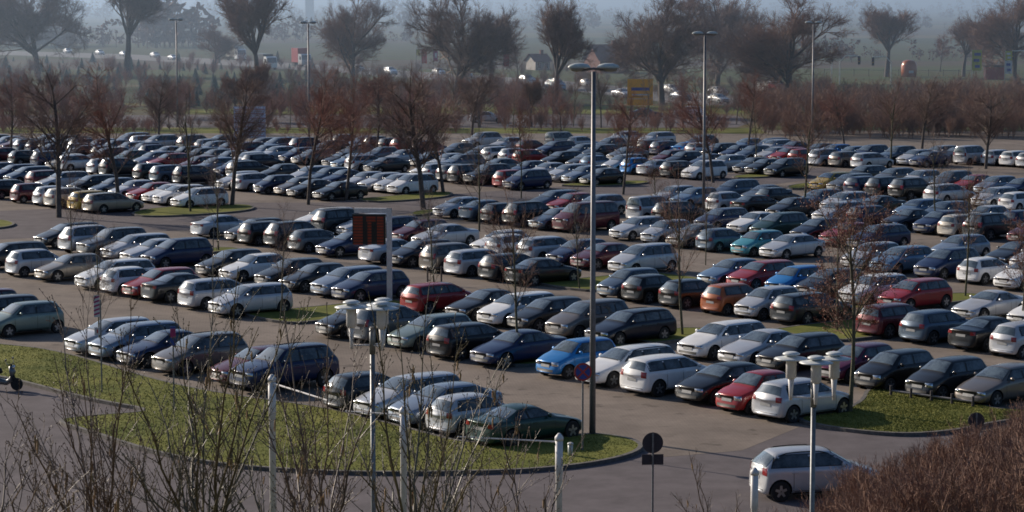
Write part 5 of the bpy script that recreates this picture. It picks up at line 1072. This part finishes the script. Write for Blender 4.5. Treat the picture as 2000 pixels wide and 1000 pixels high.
# ------------------------------------------------------------------ shrubs at the lower right and hazel in front
t, c, H0 = PT['shrub']
r_ = random.Random(77)
def near_shrub(px, py, Y, i, lab, nm='shrub'):
    q = at_dist(px, py, Y); zb = bank(q.x, Y); k = max(.4, (q.z - zb) / H0); o = empty(nm, (q.x, Y, zb), i * 1.1); o.scale = (k * 1.0, k * 1.0, k); link('trunk', t, o); link('crown', c, o); tag(o, lab, 'shrub', 'reddish brown leafless shrubs at the lower right'); return o
SH = []
for Y, base in ((76, -5), (70, 0), (65, 8), (60, 20), (54, 34), (48, 55)):
    x = {76: 1790, 70: 1690, 65: 1620, 60: 1560, 54: 1420, 48: 1330}[Y]
    while x < 2060:
        ytop = np.interp(x, [1300, 1400, 1500, 1600, 1700, 1800, 1900, 2000, 2100], [1000, 985, 968, 940, 905, 868, 835, 792, 780])
        SH.append((x, ytop + base * .8 - 4 + r_.uniform(-24, 36), Y)); x += r_.uniform(38, 62)
for i, (x, y, Y) in enumerate(SH): near_shrub(x, y, Y, i, 'reddish brown leafless shrub in the thicket at the lower right')
for i, (x, y, l_) in enumerate(((1342, 905, 'sparse upright bare shrub right of the sign seen from behind'), (1330, 960, 'low yellowish bare shrub at the bottom right of the road'))):
    pass
def hazel(name, stems, Y, seed, label, mk='hazel', rr=.011):
    """stems: (base px, tip px, tip py, base py) in front of the car park, rooted on the bank"""
    rn = random.Random(seed); st = MB(); cats = []; xs = [at_dist(b, 1100, Y).x for b, _, _ in stems]; rx = sum(xs) / len(xs); zb = bank(rx, Y); root = Vector((rx, Y, zb))
    o = empty(name, root)
    def twig(p, d, L, r, lvl):
        n = 5 if lvl < 2 else 3; pts = [p]; dd = d
        for i in range(n):
            dd = (dd + Vector((rn.uniform(-1, 1), rn.uniform(-1, 1), rn.uniform(-.4, .8))) * .13).normalized(); pts.append(pts[-1] + dd * (L / n))
        rad = [max(.0014, r * (1 - .75 * i / n)) for i in range(n + 1)]; st.tube(pts, rad, 5 if lvl < 2 else 4, 0)
        # buds
        for k in range(int(L / .055)):
            t_ = rn.random(); ii = min(int(t_ * n), n - 1); q = pts[ii].lerp(pts[ii + 1], t_ * n - ii); e = Vector((rn.uniform(-1, 1), rn.uniform(-1, 1), rn.uniform(.2, 1))).normalized(); st.tube([q, q + e * .006, q + e * .013], [.0015, .0034, .0008], 4, 0)
        st.tube([pts[-1], pts[-1] + dd * .007, pts[-1] + dd * .014], [.0012, .0038, .001], 4, 0)
        if lvl < 3:
            for k in range(int(rn.uniform(.5, .9) * L / (.15 if lvl == 1 else .13)) + (1 if lvl < 2 else 0)):
                t_ = rn.uniform(.12, .97); ii = min(int(t_ * n), n - 1); q = pts[ii].lerp(pts[ii + 1], t_ * n - ii); az = rn.uniform(0, 6.28); a = dd.cross(Vector((0, 0, 1))); a = a.normalized() if a.length > .1 else Vector((1, 0, 0)); b = dd.cross(a); sp = rn.uniform(.35, .85)
                nd = (dd * math.cos(sp) + (a * math.cos(az) + b * math.sin(az)) * math.sin(sp) + Vector((0, 0, .25))).normalized(); twig(q, nd, L * rn.uniform(.18, .42) * (1.2 - .6 * t_), rad[ii] * .6, lvl + 1)
        if lvl >= 1 and rn.random() < .022:
            ca = MB(); cats.append(ca)
            for c_ in range(rn.randint(1, 3)):
                q = pts[rn.randint(1, n)] + Vector((rn.uniform(-.012, .012), rn.uniform(-.01, .01), 0)); l2 = rn.uniform(.05, .085); ca.tube([q, q - Vector((rn.uniform(-.004, .004), 0, l2 * .3)), q - Vector((rn.uniform(-.006, .006), 0, l2))], [.003, .0068, .0035], 5, 0)
    for b, tx, ty in stems:
        B = at_dist(b, 1100, Y + rn.uniform(-.3, .3)) - root; Tp = at_dist(tx, ty, Y + rn.uniform(-1.2, 1.2)) - root
        mid = B.lerp(Tp, .5) + Vector((rn.uniform(-.05, .05), rn.uniform(-.1, .1), rn.uniform(0, .05)))
        R0 = Vector((rn.uniform(-.15, .15), rn.uniform(-.15, .15), 0)); r = rr * rn.uniform(.75, 1.15)
        pts = [R0, R0.lerp(B, .5) + Vector((0, 0, .05)), B]; n = 7
        for i in range(1, n + 1):
            t_ = i / n; q = B * (1 - t_) ** 2 + mid * 2 * t_ * (1 - t_) + Tp * t_ * t_; pts.append(q + Vector((rn.uniform(-1, 1), rn.uniform(-1, 1), 0)) * .022)
        k = len(pts); rad = [r * 1.25 * (1 - .84 * (i / (k - 1)) ** .9) for i in range(k)]; st.tube(pts, rad, 7, 0)
        L = (Tp - B).length; nt_ = int(L * 12)
        for j in range(nt_):
            t_ = rn.uniform(.08, .97); f = 2 + t_ * n; ii = min(int(f), k - 2); q = pts[ii].lerp(pts[ii + 1], f - ii); dd = (pts[ii + 1] - pts[ii]).normalized(); az = rn.uniform(0, 6.28); a = dd.cross(Vector((0, 1, .1))).normalized(); b2 = dd.cross(a); sp = rn.uniform(.3, .8)
            nd = (dd * math.cos(sp) + (a * math.cos(az) + b2 * math.sin(az)) * math.sin(sp) + Vector((0, 0, .2))).normalized(); twig(q, nd, rn.uniform(.10, .42) * (1.25 - .7 * t_), rad[ii] * .55, 1)
    st.obj('stems', M[mk], o); 
    for ca in cats: ca.obj('catkin', M['catkin'], o)
    tag(o, label, 'shrub', 'bare hazel shrubs in the foreground'); print('HAZEL', name, len(st.f))
hazel('hazel_shrub', [(185, 108, 578), (190, 150, 700), (195, 172, 545), (200, 262, 560), (180, 60, 800), (200, 100, 690), (210, 235, 640), (150, 30, 900), (175, 20, 780), (215, 300, 830), (170, 85, 940), (200, 140, 880), (205, 180, 760), (215, 250, 900)], 15, 1, 'leftmost foreground hazel with long upright stems crossing the left lawn', 'hazel', .0095)
hazel('hazel_shrub', [(395, 425, 430), (398, 345, 600), (400, 500, 640), (405, 562, 620), (390, 225, 655), (385, 180, 830), (405, 330, 820), (410, 470, 520), (400, 612, 600), (395, 290, 740), (400, 440, 760), (395, 370, 700), (410, 520, 780), (390, 240, 880), (415, 500, 900)], 14.5, 2, 'dense olive-stemmed foreground hazel fanning out left of the first white flagpole', 'hazel_olive', .0105)
hazel('hazel_shrub', [(620, 548, 560), (625, 640, 590), (630, 700, 660), (640, 760, 690), (610, 470, 700), (600, 520, 820), (650, 690, 800), (615, 585, 900), (620, 600, 740), (610, 540, 700), (640, 660, 860)], 15.5, 3, 'foreground hazel between the first flagpole and the cluster lamp', 'hazel', .0095)
hazel('hazel_shrub', [(800, 722, 570), (805, 780, 610), (810, 838, 560), (815, 846, 700), (820, 905, 640), (830, 975, 700), (790, 660, 760), (840, 1000, 690), (800, 745, 860), (830, 910, 820), (810, 800, 760), (820, 870, 860), (835, 950, 880), (800, 700, 900)], 15, 4, 'foreground hazel with many fine twigs over the silver hatchback', 'hazel_olive', .010)
hazel('hazel_shrub', [(1030, 1140, 850), (1020, 960, 760), (1000, 930, 880), (1040, 1085, 930), (1010, 1010, 860)], 16, 5, 'low foreground hazel right of the twiggy one, below the green coupe', 'hazel', .008)
hazel('hazel_shrub', [(-10, 25, 830), (10, 45, 880), (20, 100, 900), (40, 150, 940), (60, 90, 960)], 14, 6, 'low foreground hazel in the bottom left corner', 'hazel', .009)
hazel('hazel_shrub', [(1400, 1342, 880), (1420, 1360, 930), (1400, 1310, 960), (1430, 1440, 960)], 30, 7, 'sparse bare shrub right of the round sign seen from behind', 'hazel', .012)
hazel('hazel_shrub', [(300, 120, 740), (300, 200, 800), (310, 345, 860), (320, 450, 840), (300, 250, 720), (310, 400, 700), (290, 60, 860)], 17, 11, 'thin tangled hazel behind the left lawn stems', 'hazel', .0085)
hazel('hazel_shrub', [(520, 380, 760), (530, 440, 690), (530, 600, 780), (540, 660, 720), (520, 500, 860), (540, 720, 840)], 17.5, 12, 'thin tangled hazel rooted just left of the first white flagpole', 'hazel_olive', .0085)
hazel('hazel_shrub', [(900, 780, 820), (900, 850, 760), (910, 940, 740), (920, 1020, 800), (900, 1060, 900), (910, 890, 890)], 17, 13, 'thin tangled hazel in front of the silver hatchback and green coupe', 'hazel', .0085)
# dark round shrub clump at the left bottom edge is a parked motorbike rider's top case in the photo
def motorbike():
    g = at_dist(8, 905, 66); o = empty('motorbike', (g.x, 66, bank(g.x, 66)), R(80)); 
    for x in (-.7, .7):
        m = MB(); m.lathe([(.2, -.06), (.30, -.06), (.32, 0), (.30, .06), (.2, .06)], (x, 0, .32), 18, 0, 'y'); m.obj('wheel', M['tyre'], o)
    m = MB(); m.tube([(-.9, 0, .8), (-.4, 0, .78), (0, 0, .85), (.35, 0, .9), (.6, 0, .75)], [.08, .14, .15, .17, .08], 8); m.tube([(.7, 0, .32), (.45, 0, 1.0)], .04, 6); m.tube([(-.2, 0, .4), (.3, 0, .4)], .18, 8); m.obj('body', PM['navy'], o, True)
    m = MB(); m.tube([(.35, -.35, 1.05), (.45, 0, 1.0), (.35, .35, 1.05)], .02, 6); m.obj('handlebar', M['trim'], o); tag(o, 'dark motorbike cut off by the left edge at the bottom', 'motorbike')
motorbike()
# grass islands with the trees in the rows
for px, py, wS, p0, p1 in ((560, 622, 3.2, 63.3, 72.3), (1003, 706, 2.2, 63.6, 72), (1328, 656, 1.6, 70.5, 77), (1136, 560, 3.4, 82.6, 91), (432, 490, .8, 72, 76), (1640, 650, 3.4, 79, 87.5), (1885, 582, 1.2, 88, 95)):
    g = G(px, py); s = g.dot(ROWD); pc = g.dot(CARD); island(min(p0, pc - 1), max(p1, pc + 1), s - wS / 2 - .6, s + wS / 2 + .6)
def px_island(pts): flat('grass_island', smooth_poly(pts, 2), .12, M['grass'], kerb=1)
px_island([(250, 420), (300, 408), (480, 400), (500, 410), (440, 418), (300, 426)])
px_island([(690, 392), (760, 386), (870, 376), (885, 381), (860, 388), (740, 397)])
px_island([(800, 418), (850, 410), (845, 418), (815, 424)])
px_island([(1075, 364), (1170, 357), (1260, 355), (1270, 359), (1180, 366)])
px_island([(1430, 345), (1540, 338), (1570, 340), (1520, 346), (1440, 350)])
px_island([(1535, 366), (1585, 358), (1590, 366), (1550, 372)])
px_island([(-60, 430), (10, 432), (30, 441), (0, 448), (-60, 450)])
# ------------------------------------------------------------------ haze over the plain
def haze():
    m = bpy.data.materials.new('haze_air'); m.use_nodes = True; n = m.node_tree.nodes; l = m.node_tree.links; n.remove(n['Principled BSDF'])
    v = n.new('ShaderNodeVolumePrincipled'); v.inputs['Color'].default_value = (.56, .74, .98, 1); v.inputs['Density'].default_value = .00068; v.inputs['Anisotropy'].default_value = .42
    l.new(v.outputs[0], n['Material Output'].inputs['Volume']); mb = MB(); mb.box((0, 3200 + 230, 45), (6000, 6400, 96)); o = mb.obj('haze', m); tag(o, kind='structure')
haze()
